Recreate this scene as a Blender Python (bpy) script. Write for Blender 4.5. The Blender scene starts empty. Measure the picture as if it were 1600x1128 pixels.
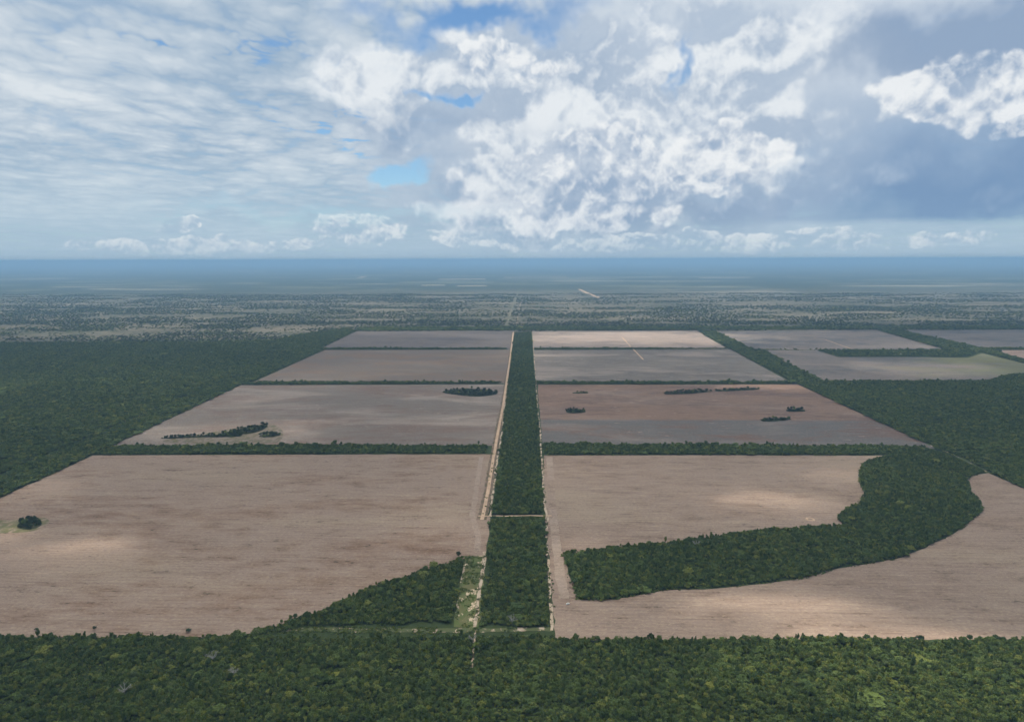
import bpy, bmesh, math, random
import numpy as np
from mathutils import Vector, Matrix

scene = bpy.context.scene
C = scene.collection
RNG = np.random.default_rng(7)
random.seed(7)
rad = math.radians


def lin(r, g, b):
    """8-bit display colour -> linear."""
    def f(c):
        c /= 255.0
        return c / 12.92 if c <= 0.04045 else ((c + 0.055) / 1.055) ** 2.4
    return (f(r), f(g), f(b))


# ------------------------------------------------------------------ camera
CAM_H = 450.0
PITCH, YAW, ROLL = rad(8.4522), rad(1.5356), rad(0.17)
cam_d = bpy.data.cameras.new('camera')
cam_d.sensor_width = 36.0
cam_d.lens = 36.0 * 1070.0 / 1600.0
cam_d.clip_start = 1.0
cam_d.clip_end = 200000.0
cam = bpy.data.objects.new('camera', cam_d)
C.objects.link(cam)
fw = Vector((-math.sin(YAW) * math.cos(PITCH), math.cos(YAW) * math.cos(PITCH), -math.sin(PITCH)))
rt = fw.cross(Vector((0, 0, 1))).normalized()
up = rt.cross(fw)
r2 = rt * math.cos(ROLL) - up * math.sin(ROLL)
u2 = rt * math.sin(ROLL) + up * math.cos(ROLL)
cam.matrix_world = Matrix(((r2.x, u2.x, -fw.x, 0), (r2.y, u2.y, -fw.y, 0), (r2.z, u2.z, -fw.z, CAM_H), (0, 0, 0, 1)))
scene.camera = cam

# ------------------------------------------------------------------ render / exposure
scene.render.engine = 'CYCLES'
scene.view_settings.view_transform = 'Standard'
scene.view_settings.look = 'None'
scene.view_settings.exposure = 0.0
scene.view_settings.gamma = 1.0
scene.view_settings.use_curve_mapping = False
scene.cycles.use_denoising = True
scene.cycles.max_bounces = 5
scene.cycles.diffuse_bounces = 1
scene.cycles.use_adaptive_sampling = True
scene.cycles.adaptive_threshold = 0.03
scene.cycles.adaptive_min_samples = 16
scene.cycles.glossy_bounces = 1
scene.cycles.transmission_bounces = 2
scene.cycles.volume_bounces = 1
scene.cycles.transparent_max_bounces = 6
scene.cycles.sample_clamp_indirect = 4.0

# ------------------------------------------------------------------ sun
SUN_EL, SUN_AZ = rad(68.0), rad(-25.0)      # high sun, ahead and a little to the left
sun_d = bpy.data.lights.new('sun', 'SUN')
sun_d.energy = 5.0
sun_d.angle = rad(0.53)
sun_d.color = (1.0, 0.92, 0.76)
sun = bpy.data.objects.new('sun', sun_d)
C.objects.link(sun)
SUN_DIR = Vector((math.sin(SUN_AZ) * math.cos(SUN_EL), math.cos(SUN_AZ) * math.cos(SUN_EL), math.sin(SUN_EL)))
sun.rotation_euler = SUN_DIR.to_track_quat('Z', 'Y').to_euler()
sun.location = (0, 0, 3000)


# ------------------------------------------------------------------ node expression helper
class X:
    """A socket with arithmetic, so that a node tree reads as a formula."""
    def __init__(self, nt, s):
        self.nt, self.s = nt, s

    def m(self, op, *a, clamp=False):
        n = self.nt.nodes.new('ShaderNodeMath')
        n.operation = op
        n.use_clamp = clamp
        for i, v in enumerate((self,) + a):
            if isinstance(v, X):
                self.nt.links.new(v.s, n.inputs[i])
            else:
                n.inputs[i].default_value = v
        return X(self.nt, n.outputs[0])

    def __add__(self, o): return self.m('ADD', o)
    __radd__ = __add__
    def __mul__(self, o): return self.m('MULTIPLY', o)
    __rmul__ = __mul__
    def __sub__(self, o): return self.m('SUBTRACT', o)
    def __rsub__(self, o): return (self * -1.0) + o
    def __truediv__(self, o): return self.m('DIVIDE', o)
    def __pow__(self, o): return self.m('POWER', o)
    def clamp(self): return self.m('ADD', 0.0, clamp=True)
    def max(self, o): return self.m('MAXIMUM', o)
    def min(self, o): return self.m('MINIMUM', o)
    def sqrt(self): return self.m('SQRT')
    def exp(self): return self.m('EXPONENT')
    def abs(self): return self.m('ABSOLUTE')

    def ss(self, a, b):
        """smoothstep from a to b"""
        n = self.nt.nodes.new('ShaderNodeMapRange')
        n.interpolation_type = 'SMOOTHSTEP'
        self.nt.links.new(self.s, n.inputs[0])
        n.inputs[1].default_value, n.inputs[2].default_value = a, b
        if a > b:
            n.inputs[1].default_value, n.inputs[2].default_value = b, a
            n.inputs[3].default_value, n.inputs[4].default_value = 1.0, 0.0
        return X(self.nt, n.outputs[0])


def vec(nt, x, y, z):
    n = nt.nodes.new('ShaderNodeCombineXYZ')
    for i, v in enumerate((x, y, z)):
        if isinstance(v, X):
            nt.links.new(v.s, n.inputs[i])
        else:
            n.inputs[i].default_value = v
    return X(nt, n.outputs[0])


def sep(nt, v):
    n = nt.nodes.new('ShaderNodeSeparateXYZ')
    nt.links.new(v.s, n.inputs[0])
    return [X(nt, o) for o in n.outputs]


def vadd(nt, a, b, op='ADD'):
    n = nt.nodes.new('ShaderNodeVectorMath')
    n.operation = op
    for i, v in enumerate((a, b)):
        if isinstance(v, X):
            nt.links.new(v.s, n.inputs[i])
        else:
            n.inputs[i].default_value = v
    return X(nt, n.outputs[0])


def noise(nt, v, scale, detail=4.0, rough=0.5, dist=0.0, color=False, lac=2.0, kind='FBM'):
    n = nt.nodes.new('ShaderNodeTexNoise')
    n.noise_dimensions = '3D'
    n.noise_type = kind
    n.normalize = True if kind == 'FBM' else False
    nt.links.new(v.s, n.inputs['Vector'])
    n.inputs['Scale'].default_value = scale
    n.inputs['Detail'].default_value = detail
    n.inputs['Roughness'].default_value = rough
    n.inputs['Lacunarity'].default_value = lac
    n.inputs['Distortion'].default_value = dist
    return X(nt, n.outputs[1 if color else 0])


def voro(nt, v, scale, detail=0.0, rough=0.5, feature='F1', rnd=1.0):
    n = nt.nodes.new('ShaderNodeTexVoronoi')
    n.feature = feature
    n.normalize = True
    nt.links.new(v.s, n.inputs['Vector'])
    n.inputs['Scale'].default_value = scale
    n.inputs['Detail'].default_value = detail
    n.inputs['Roughness'].default_value = rough
    n.inputs['Randomness'].default_value = rnd
    return X(nt, n.outputs['Distance'])


def mixc(nt, f, a, b):
    n = nt.nodes.new('ShaderNodeMix')
    n.data_type = 'RGBA'
    for i, v in ((0, f), (6, a), (7, b)):
        if isinstance(v, X):
            nt.links.new(v.s, n.inputs[i])
        elif i == 0:
            n.inputs[i].default_value = v
        else:
            n.inputs[i].default_value = tuple(v) + (1.0,)
    return X(nt, n.outputs[2])


# ------------------------------------------------------------------ world: clear sky with cloud
world = bpy.data.worlds.new('World')
scene.world = world
world.use_nodes = True
world.cycles.sampling_method = 'NONE'


def build_sky():
    nt = world.node_tree
    nt.nodes.clear()
    tc = nt.nodes.new('ShaderNodeTexCoord')
    nrm = nt.nodes.new('ShaderNodeVectorMath')
    nrm.operation = 'NORMALIZE'
    nt.links.new(tc.outputs['Generated'], nrm.inputs[0])
    D = X(nt, nrm.outputs[0])
    dx, dy, dz = sep(nt, D)
    az = dx.m('ARCTAN2', dy) * (180 / math.pi)
    elr = dz.m('ARCSINE') * (180 / math.pi) + 0.6
    el = elr.max(0.0)

    # clear air
    sky = nt.nodes.new('ShaderNodeTexSky')
    sky.sky_type = 'NISHITA'
    sky.sun_disc = False
    sky.sun_elevation = SUN_EL
    sky.sun_rotation = SUN_AZ
    sky.air_density = 1.0
    sky.dust_density = 0.1
    sky.ozone_density = 1.0
    sky.altitude = 450.0
    nt.links.new(vec(nt, dx, dy, dz.max(0.02)).s, sky.inputs[0])

    # slow warp that makes cloud outlines uneven
    w1 = noise(nt, D, 8.0, 4.0, 0.6) - 0.5
    w2 = noise(nt, vadd(nt, D, (5.2, 1.3, 2.7)), 8.0, 4.0, 0.6) - 0.5
    waz = az + w1 * 14.0
    WEL = w2 * 9.0
    wel = el + WEL

    def ell(a0, e0, ra, re, soft=0.6, a=None, e=None):
        """1 inside an ellipse of directions, 0 outside, soft rim"""
        u = ((a or waz) - a0) / ra
        v = ((e or wel) - e0) / re
        r = (u * u + v * v).sqrt()
        return r.ss(1.0 + soft * 0.5, 1.0 - soft * 0.5)

    def comp(base, fac, col):
        return mixc(nt, fac, base, col)

    def billow(p, scale, oct_, fall=0.55):
        """rounded heaps with sharp creases between them"""
        s, amp, tot, norm = None, 1.0, None, 0.0
        for i in range(oct_):
            n = (noise(nt, vadd(nt, p, (1.7 * i, 0.9 * i, 2.3 * i)), scale * 2.03 ** i, 0.0) - 0.5).abs() * (4.0 * amp)
            tot = n if tot is None else tot + n
            norm += amp
            amp *= fall
        return tot * (1.0 / norm)

    # --- broken layer cloud on a plane (left half, overhead and all round)
    zz = dz.max(0.0) + 0.075
    q = vec(nt, dx / zz, dy / zz * 0.8, 0.0)
    q = vadd(nt, q, vec(nt, w1 * 0.25, w2 * 0.25, 0.0))
    n1 = noise(nt, q, 1.5, 7.0, 0.55)
    n1b = noise(nt, vadd(nt, q, (0.03, -0.13, 0.0)), 1.5, 5.0, 0.55)
    nb = noise(nt, vadd(nt, q, (7.3, 2.1, 0.0)), 0.45, 2.0, 0.5)
    pf = billow(q, 2.6, 4, 0.6)
    relief = ((n1 - n1b) * 1.1 + (pf - 0.42) * 0.95 + (nb - 0.5) * 2.1 + (w1 + w2) * 0.6 + 0.50).clamp()
    low = el.ss(10.0, 2.0)
    deck_c = mixc(nt, relief, lin(160, 182, 203), lin(222, 229, 234))
    col = comp(deck_c, low * 0.72, lin(171, 195, 213))

    # --- gaps where the blue shows
    thin = (n1 * 0.6 + pf * 0.4 + nb * 0.4).ss(0.60, 0.50)
    gap = (ell(-10.6, 8.2, 2.4, 1.1, 0.8).max(ell(-4.0, 18.8, 7.5, 1.0, 1.2))
           .max(ell(-6.0, 13.2, 2.4, 0.5, 0.9)).max(ell(11.7, 15.2, 0.5, 1.2, 1.9) * 0.8)
           .max(ell(-23.0, 15.3, 8.0, 1.2, 1.4) * thin).max(ell(-16.5, 10.8, 4.0, 1.0, 1.4) * thin)
           .max(ell(-17.0, 4.1, 10.0, 0.7, 1.6) * 0.2))
    alpha = (0.96 - gap * 0.96 - thin * 0.12).clamp()

    deck_col, deck_alpha = col, alpha

    # --- smooth bright sheet behind the heaped cloud on the right
    sh = ell(20.0, 12.5, 18.0, 8.0, 1.2)
    shn = noise(nt, D, 6.0, 5.0, 0.5)
    shc = mixc(nt, (el * 0.06 + (shn - 0.5) * 1.3 - 0.05).clamp(), lin(152, 175, 203), lin(212, 221, 231))
    col = comp(col, sh, shc)
    alpha = alpha.max(sh * (1.0 - gap))

    # --- dark rain-bearing mass on the right, flat base
    base_el = 3.2 + w1 * 0.9 + az * -0.006
    dk = ell(29.0, 6.0, 18.0, 5.0, 1.3).max(ell(16.0, 4.3, 15.0, 1.7, 1.2)) * (elr - base_el).ss(-0.2, 0.5)
    dkc = mixc(nt, (el * 0.075 - 0.26 + (shn - 0.5) * 1.1 + w2 * 0.5 + (28.0 - az) * 0.02).clamp(), lin(118, 150, 187), lin(184, 201, 219))
    col = comp(col, dk * 0.95, dkc)
    alpha = alpha.max(dk)
    dk2 = ell(29.0, 14.6, 8.0, 2.2, 1.0)
    col = comp(col, dk2 * 0.9, lin(140, 163, 192))

    # --- grey-white body that the heaps stand out from
    body = ell(5.0, 9.5, 17.0, 9.5, 0.9)
    bn = noise(nt, vadd(nt, D, (2.2, 0.4, 1.1)), 7.0, 5.0, 0.55)
    bc = mixc(nt, ((bn - 0.5) * 2.4 + el * 0.045 + 0.12).clamp(), lin(150, 172, 198), lin(212, 221, 230))
    col = comp(col, body * 0.95, bc)
    # shaded flat undersides inside the bank
    und = (ell(-8.0, 11.4, 8.0, 0.8, 1.4) * 0.55).max(ell(9.5, 4.0, 8.0, 1.2, 1.2) * 0.8)
    col = comp(col, und, lin(146, 168, 194))
    alpha = alpha.max(body * (1.0 - gap))

    # --- heaped cloud: relief is read against a point a little nearer the sun
    def heap(mask, scale, off, thr, dark, lit, k=1.0, oct_=5, bias=0.5, soft=0.3, sq=1.0):
        p = vadd(nt, vadd(nt, D, off), vec(nt, w1 * 0.03, w2 * 0.03, w1 * 0.03))
        p = vadd(nt, p, (1.0, 1.0, sq), 'MULTIPLY')
        b0 = billow(p, scale, oct_, 0.54)
        b1 = billow(vadd(nt, p, (-0.06 / scale, 0.0, 0.17 / scale)), scale, oct_ - 1, 0.54)
        f0 = noise(nt, p, scale * 0.5, 4.0, 0.55)
        f2 = noise(nt, vadd(nt, p, (-0.35 / scale, 0.0, 0.9 / scale)), scale * 0.5, 2.0, 0.5)
        h = b0 * 0.34 + f0 * 1.0 + mask + 0.05
        t = (b0 - b1) * (1.45 * k) + (f0 - f2) * (2.1 * k) + bias + (el - 8.5).min(6.0) * 0.028
        a = (h - thr).ss(0.0, soft)
        rim = (h - thr).ss(0.7, 0.1) * 0.22
        a = a * (0.5 + 0.5 * t.ss(0.0, 0.5))        # undersides dissolve into the bank
        return a, mixc(nt, (t + rim).ss(0.05, 1.25), dark, lin(*lit))

    # dim billows in the dark mass
    m = ell(20.0, 6.0, 13.0, 3.2, 1.3, e=el + w2 * 4.0) * (elr - base_el).ss(0.0, 0.8)
    a, c = heap(m, 14.0, (0.7, 2.2, 1.6), 1.30, lin(134, 161, 193), (186, 202, 220), 1.1, 4, 0.45, 0.7)
    col = comp(col, a * 0.75, c)

    # small far heaps over the horizon
    le = el + w2 * 1.6
    m = (ell(-13.5, 3.0, 4.4, 1.4, 1.3, e=le).max(ell(-27.7, 3.2, 2.6, 0.7, 1.0, e=le))
         .max(ell(-25.0, 1.7, 11.0, 0.9, 1.2, e=le) * 0.8)
         .max(ell(15.0, 1.9, 22.0, 1.0, 1.2, e=le) * 0.8).max(ell(-2.0, 2.4, 8.0, 1.2, 1.2, e=le) * 0.9))
    a, c = heap(m, 30.0, (1.7, 0.3, 0.9), 1.25, lin(158, 182, 206), (236, 239, 241), 0.9, 5, 0.62, 0.2, 1.3)
    fade = el.ss(0.2, 1.8)
    col = comp(col, a * (0.25 + 0.6 * fade), c)
    alpha = alpha.max(a * 0.8)

    # main heap, back and front banks
    m = (ell(-2.5, 14.0, 14.0, 5.0, 1.0).max(ell(9.5, 10.0, 13.5, 7.5, 0.9))
         .max(ell(0.0, 5.2, 10.5, 3.2, 1.0)).max(ell(15.0, 15.5, 9.0, 5.0, 1.2) * 0.9))
    a, c = heap(m, 10.0, (0.0, 0.0, 0.0), 1.16, lin(148, 171, 198), (233, 238, 242), 1.2, 6, 0.46, 0.30)
    a = a * (1.0 - gap)
    col = comp(col, a * (0.9 - und * 0.6), c)
    alpha = alpha.max(a)

    m = (ell(6.0, 8.6, 11.0, 3.0, 1.0).max(ell(14.0, 8.3, 6.8, 2.7, 0.9))
         .max(ell(2.0, 4.6, 11.0, 2.0, 1.2) * 0.9).max(ell(-3.0, 15.8, 8.0, 1.6, 1.2) * 0.9)
         .max(ell(31.0, 11.6, 6.8, 2.5, 1.1, a=az + w1 * 8.0, e=el + w2 * 5.0) * 1.3).max(ell(34.5, 9.0, 3.5, 1.0, 1.2, a=az + w1 * 6.0, e=el + w2 * 3.0)))
    a, c = heap(m, 15.0, (3.1, 1.2, 0.6), 1.36, lin(143, 167, 196), (240, 243, 245), 1.05, 6, 0.48 + ell(31.0, 11.3, 8.0, 3.6, 1.0) * 0.24, 0.24)
    col = comp(col, a * 0.9, c)
    alpha = alpha.max(a)

    # --- pale air towards the horizon
    air = (el * -0.5).exp()
    col = comp(col, air * 0.85, lin(156, 186, 211))
    alpha = alpha.max(air)

    # everything built after the layer cloud lies low in the sky, inside this window of directions
    window = (elr.ss(30.0, 24.0) * (az + 5.0).abs().ss(75.0, 60.0))

    def closure(c, a):
        b_sky = nt.nodes.new('ShaderNodeBackground')
        nt.links.new(sky_c.s, b_sky.inputs[0])
        b_sky.inputs[1].default_value = 0.105
        b_cl = nt.nodes.new('ShaderNodeBackground')
        nt.links.new(c.s, b_cl.inputs[0])
        b_cl.inputs[1].default_value = 1.0
        mx = nt.nodes.new('ShaderNodeMixShader')
        nt.links.new(a.s, mx.inputs[0])
        nt.links.new(b_sky.outputs[0], mx.inputs[1])
        nt.links.new(b_cl.outputs[0], mx.inputs[2])
        return mx.outputs[0]

    sky_c = vadd(nt, X(nt, sky.outputs[0]), (0.72, 0.90, 1.0), 'MULTIPLY')
    # the same pale air in the layer-cloud-only part
    air0 = (el * -0.5).exp()
    plain = closure(mixc(nt, air0 * 0.85, deck_col, lin(156, 186, 211)), deck_alpha.max(air0))
    full = closure(col, alpha)
    mx = nt.nodes.new('ShaderNodeMixShader')
    nt.links.new(window.s, mx.inputs[0])
    nt.links.new(plain, mx.inputs[1])
    nt.links.new(full, mx.inputs[2])
    out = nt.nodes.new('ShaderNodeOutputWorld')
    nt.links.new(mx.outputs[0], out.inputs[0])


build_sky()

# ================================================================== plan of the land
# outlines in metres on the ground, +Y along the central road, camera above the origin
AREA = {
    'field_near_left': [(-1020.2,1522.2),(-640.0,1533.7),(-85.5,1548.1),(-84.3,1446.1),(-82.5,1280.1),(-81.8,1159.0),(-70.1,1153.1),(-68.1,1063.3),(-69.0,997.2),(-101.1,983.1),(-131.4,960.3),(-172.4,921.7),(-204.9,901.2),(-246.6,854.2),(-284.5,811.3),(-315.7,784.2),(-337.6,768.8),(-406.2,756.1),(-639.7,753.3),(-1007.9,747.6),(-1016.2,1234.2)],
    'field_near_right': [(32.3,1539.4),(402.7,1548.1),(818.7,1549.7),(746.8,1488.3),(695.7,1418.1),(665.9,1351.1),(649.2,1289.6),(619.2,1246.6),(554.7,1186.4),(540.8,1167.7),(531.5,1122.5),(432.1,1109.4),(315.8,1074.6),(226.9,1047.0),(132.6,1025.4),(76.3,1009.9),(51.3,1004.5),(53.5,970.4),(56.7,924.7),(62.5,901.4),(64.9,859.7),(112.9,862.4),(149.1,875.6),(186.2,889.0),(208.5,891.3),(239.3,892.0),(286.0,902.2),(373.0,923.2),(416.6,942.0),(441.2,956.9),(553.7,995.9),(611.8,1031.7),(698.3,1094.0),(781.1,1169.2),(814.1,1207.1),(835.2,1243.7),(850.8,1296.9),(894.6,1375.4),(925.0,1405.3),(969.6,1423.4),(974.0,1325.3),(979.1,787.1),(588.1,774.5),(284.0,768.0),(30.6,762.6),(29.2,862.5),(29.0,948.6),(27.7,1091.8),(27.0,1212.1),(27.4,1360.2)],
    'field_second_left': [(-1050.9,2420.0),(-89.2,2449.3),(-84.1,1940.7),(-83.2,1622.9),(-514.2,1616.1),(-905.1,1604.1),(-1024.0,1590.6)],
    'field_second_right': [(27.0,2444.1),(512.4,2449.2),(965.1,2460.3),(971.0,1613.4),(578.2,1633.2),(112.7,1637.8),(31.0,1636.5),(29.1,1942.2)],
    'field_third_left': [(-1035.6,3393.7),(-94.5,3409.9),(-87.6,2472.4),(-537.5,2467.9),(-1030.8,2469.7)],
    'field_third_right': [(18.0,3398.1),(1004.3,3426.6),(954.8,2482.8),(403.7,2490.6),(22.8,2486.8)],
    'field_fourth_left': [(-1100.5,4276.7),(-102.9,4313.9),(-95.1,3434.8),(-1069.6,3431.3)],
    'field_fourth_right': [(14.4,4286.5),(1047.9,4331.3),(994.7,3438.8),(14.9,3435.2)],
    'field_east_far': [(1155.8,4284.7),(2181.5,4368.2),(2064.8,3430.3),(1462.7,3403.4),(1114.3,3414.3)],
    'field_east_near': [(1144.8,3390.8),(1411.4,3391.9),(1417.6,3157.3),(1679.6,3158.8),(1991.5,3140.0),(2154.1,3290.9),(2103.3,2794.8),(1939.0,2706.2),(1804.2,2644.5),(1700.0,2543.9),(1357.3,2540.6),(1083.8,2538.0)],
    'field_outer_far': [(2314.5,4340.5),(3423.9,4377.3),(2777.2,3457.7),(2275.0,3455.9)],
    'field_outer_near': [(2261.4,3395.5),(2718.5,3421.5),(2337.5,2932.5),(2197.6,3076.1)],
    'forest_front': [(-333.0,757.7),(-267.0,757.7),(-205.2,757.6),(-97.8,758.4),(30.6,762.6),(30.5,759.8),(586.1,771.6),(812.7,776.5),(542.9,495.7),(-585.3,469.5),(-886.1,745.9),(-405.5,754.7)],
    'forest_triangle': [(-336.2,767.4),(-315.2,782.7),(-284.0,809.7),(-246.1,852.4),(-204.5,899.3),(-172.1,919.7),(-131.1,958.1),(-102.9,980.8),(-101.2,925.5),(-98.7,851.1),(-99.3,797.6),(-150.4,795.0),(-214.1,792.2),(-276.6,786.3)],
    'forest_strip': [(-60.3,790.9),(-61.0,916.3),(-63.5,1038.0),(-63.9,1141.3),(-67.2,1299.1),(-68.2,1494.4),(-69.0,1658.9),(-72.9,1940.8),(-78.4,2332.8),(-87.7,3107.0),(-96.5,4211.0),(6.3,4210.9),(12.1,3107.6),(16.7,2456.9),(19.9,1942.1),(22.0,1601.8),(21.4,1402.7),(21.7,1179.6),(23.4,1091.7),(24.8,928.0),(24.6,792.7)],
    'forest_crescent': [(51.2,1002.2),(53.5,970.4),(56.7,924.7),(62.5,901.4),(65.0,861.5),(113.2,864.2),(149.4,877.4),(186.6,890.9),(208.9,893.2),(239.8,893.8),(286.5,904.1),(373.7,925.2),(417.4,944.1),(442.1,959.0),(554.8,998.2),(613.1,1034.2),(700.0,1096.7),(783.0,1172.2),(814.1,1207.1),(835.2,1243.7),(850.8,1296.9),(894.6,1375.4),(925.0,1405.3),(967.1,1427.7),(942.6,1627.3),(822.0,1539.5),(753.3,1498.3),(701.8,1427.6),(667.2,1351.1),(650.5,1289.6),(618.7,1243.1),(554.4,1183.3),(542.0,1167.7),(531.3,1119.7),(431.1,1106.6),(315.0,1071.9),(226.4,1044.5),(132.3,1022.9),(76.1,1007.5)],
    'belt_first_left': [(-1019.1,1527.5),(-106.8,1553.0),(-101.6,1616.7),(-512.4,1610.3),(-901.9,1598.3),(-1006.9,1593.8)],
    'belt_first_right': [(30.9,1544.7),(822.8,1554.9),(946.9,1618.7),(576.2,1627.3),(112.3,1631.8),(30.9,1630.6)],
    'belt_second_left': [(-1050.6,2430.3),(-122.2,2458.0),(-104.6,2485.6),(-540.4,2481.3),(-1026.4,2476.4)],
    'belt_second_right': [(29.5,2453.1),(962.9,2466.6),(955.2,2496.1),(22.8,2493.6)],
    'belt_third_left': [(-1032.8,3406.0),(-120.6,3422.1),(-115.0,3447.4),(-1060.4,3444.1)],
    'belt_third_right': [(21.2,3410.3),(1001.4,3439.0),(991.9,3451.4),(18.2,3447.9)],
    'belt_far': [(-1110.4,4315.6),(-115.8,4341.4),(1063.5,4362.7),(2197.2,4400.0),(3454.4,4417.0),(3417.7,4583.5),(-121.4,4552.5),(-1143.1,4512.6)],
    'belt_diagonal': [(1055.9,4331.3),(1146.8,4265.7),(1110.4,3402.0),(1148.8,3402.8),(1080.9,2531.1),(967.5,2466.7),(1004.3,3426.6)],
    'belt_diagonal_outer': [(2185.6,4360.3),(2300.4,4321.2),(2267.0,3443.4),(2253.6,3383.6),(2183.8,3056.2),(2309.9,2897.1),(2115.4,2811.2),(2168.7,3313.6),(2057.5,3417.9)],
    'belt_third_east': [(1148.8,3402.8),(1416.3,3404.0),(1422.2,3167.8),(1685.0,3169.3),(1969.6,3160.5),(2139.1,3290.9),(2050.3,3405.6),(1457.5,3391.1),(1116.7,3402.0)],
    'belt_third_outer': [(2275.4,3407.6),(2727.9,3433.6),(2755.7,3470.2),(2289.5,3468.6)],
    'forest_left': [(-1021.9,1524.9),(-1023.6,1623.0),(-1050.9,2420.0),(-1041.1,2505.9),(-1035.6,3393.7),(-1078.6,3481.6),(-1103.4,4288.3),(-1201.9,4491.5),(-1392.9,4102.8),(-1439.1,3804.8),(-1762.5,3713.9),(-2929.0,3682.0),(-3362.5,3681.0),(-2015.5,2000.8),(-1309.7,1154.7),(-1021.6,738.5),(-886.1,745.9),(-1016.2,1234.2)],
    'forest_right': [(967.5,2466.7),(1078.1,2524.3),(1350.1,2526.9),(1691.1,2530.2),(1794.3,2629.8),(1928.2,2690.7),(2198.9,2723.9),(1483.2,1625.1),(1138.3,1113.2),(998.9,882.6),(974.0,1325.3),(969.6,1423.4),(967.3,1651.3)],
    'far_field_a': [(-2062.8,15331.8),(-997.7,15447.0),(-1067.0,16060.1),(-2083.4,15930.0)],
    'far_field_b': [(-1894.0,11838.5),(-1469.9,11903.6),(-1533.4,12234.9),(-1916.3,12194.0)],
    'far_field_c': [(-1251.2,11527.2),(-718.4,11611.0),(-799.3,12015.8),(-1249.2,11921.4)],
    'far_field_d': [(-12136.2,39598.7),(-8455.3,40656.9),(-9191.0,43226.0),(-12765.7,42306.1)],
    'far_field_e': [(-678.5,16800.2),(962.2,16895.6),(909.5,17382.6),(-619.3,17330.5)],
    'far_field_f': [(-4306.5,16925.6),(-4144.2,16912.3),(-4411.6,18653.4),(-4572.9,18668.4)],
    'far_field_g': [(3917.0,16253.3),(5270.9,16307.2),(5265.0,16763.6),(4111.8,16745.4)],
    'far_field_h': [(-25317.3,34916.0),(-21432.3,35134.1),(-22981.4,37095.7),(-26464.6,36992.8)],
    'grass_strip': [(-101.2,993.1),(-69.8,994.8),(-65.5,916.2),(-62.9,783.4),(-94.3,788.7),(-95.3,851.2),(-97.5,925.5)],
}
LINE = {
    'dirt_road': ([(-84.0,1140.9),(-83.1,1177.6),(-82.4,1298.8),(-84.0,1519.4),(-83.6,1600.1),(-84.7,1754.6),(-83.8,2026.2),(-87.1,2455.8),(-92.1,3107.0),(-105.4,4248.5)], 6.5),
    'track_right': ([(27.5,782.4),(27.3,889.5),(27.2,969.9),(26.6,1091.8),(31.4,1155.1),(26.6,1195.7),(26.7,1320.0),(26.3,1448.0),(26.9,1574.1),(25.7,1826.4),(22.6,2027.6),(21.4,2456.9),(18.8,3008.5),(14.3,4248.4)], 3.6),
    'verge_left': ([(-70.5,1159.2),(-71.5,1262.1),(-73.1,1446.3),(-74.4,1600.3),(-74.9,1721.6),(-78.0,2026.3),(-84.8,2455.8),(-95.5,3447.1),(-101.4,4248.5)], 4.0),
    'cross_track': ([(-92.1,1158.8),(-81.8,1159.0),(-43.2,1158.2),(2.1,1162.1),(30.5,1161.1),(38.4,1162.8)], 4.2),
    'firebreak_left': ([(-1113.8,1292.0),(-1121.4,1403.2),(-1126.7,1452.3),(-1135.1,1766.6),(-1152.3,2263.2),(-1153.9,2784.6)], 4.5),
    'firebreak_right': ([(968.9,1654.2),(975.1,1617.0),(977.7,1542.0),(972.1,1450.2),(969.6,1423.4)], 4.5),
    'firebreak_front': ([(-340.5,775.3),(-273.8,777.4),(-210.6,778.1),(-147.5,778.7),(-100.4,779.7),(-37.6,781.7),(26.7,783.1)], 9),
    'clearing_sand': ([(-70.8,1008.8),(-68.7,936.3),(-68.3,878.3),(-68.6,826.6),(-68.2,780.3)], 4.5),
    'clearing_sand_left': ([(-96.9,958.8),(-95.4,886.9),(-93.7,805.4)], 2.5),
    'headland_right': ([(43.8,1526.6),(42.0,1320.3),(41.3,1180.0),(41.9,1015.7),(43.6,918.5),(46.3,862.8)], 14),
    'headland_left': ([(-112.2,1524.1),(-106.6,1317.7),(-102.3,1158.6),(-83.8,1063.0),(-82.1,1013.3)], 10),
    'track_front': ([(-67.4,780.4),(-66.1,745.3),(-64.5,699.6)], 2.6),
    'ranch_track': ([(533.0,3965.9),(521.6,3552.5),(509.7,3070.4)], 7),
    'ranch_track_east': ([(1615.2,3918.0),(1649.4,3870.8),(1611.3,3453.7)], 8),
    'far_track': ([(-160.1,4325.7),(-168.3,5721.1),(-170.3,8131.2),(-159.4,10395.5)], 6),
    'far_track_right': ([(-91.0,4325.6),(-98.7,5720.3),(-103.1,8873.6)], 6),
    'far_airstrip': ([(735.5,10358.4),(796.4,7972.0)], 45),
    'far_diagonal': ([(-1270.4,5119.5),(-1276.2,5946.4),(-1183.9,7082.6),(-1131.1,8745.5)], 12),
    'far_diagonal_east': ([(720.4,5273.6),(721.8,4615.3)], 14),
}
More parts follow.
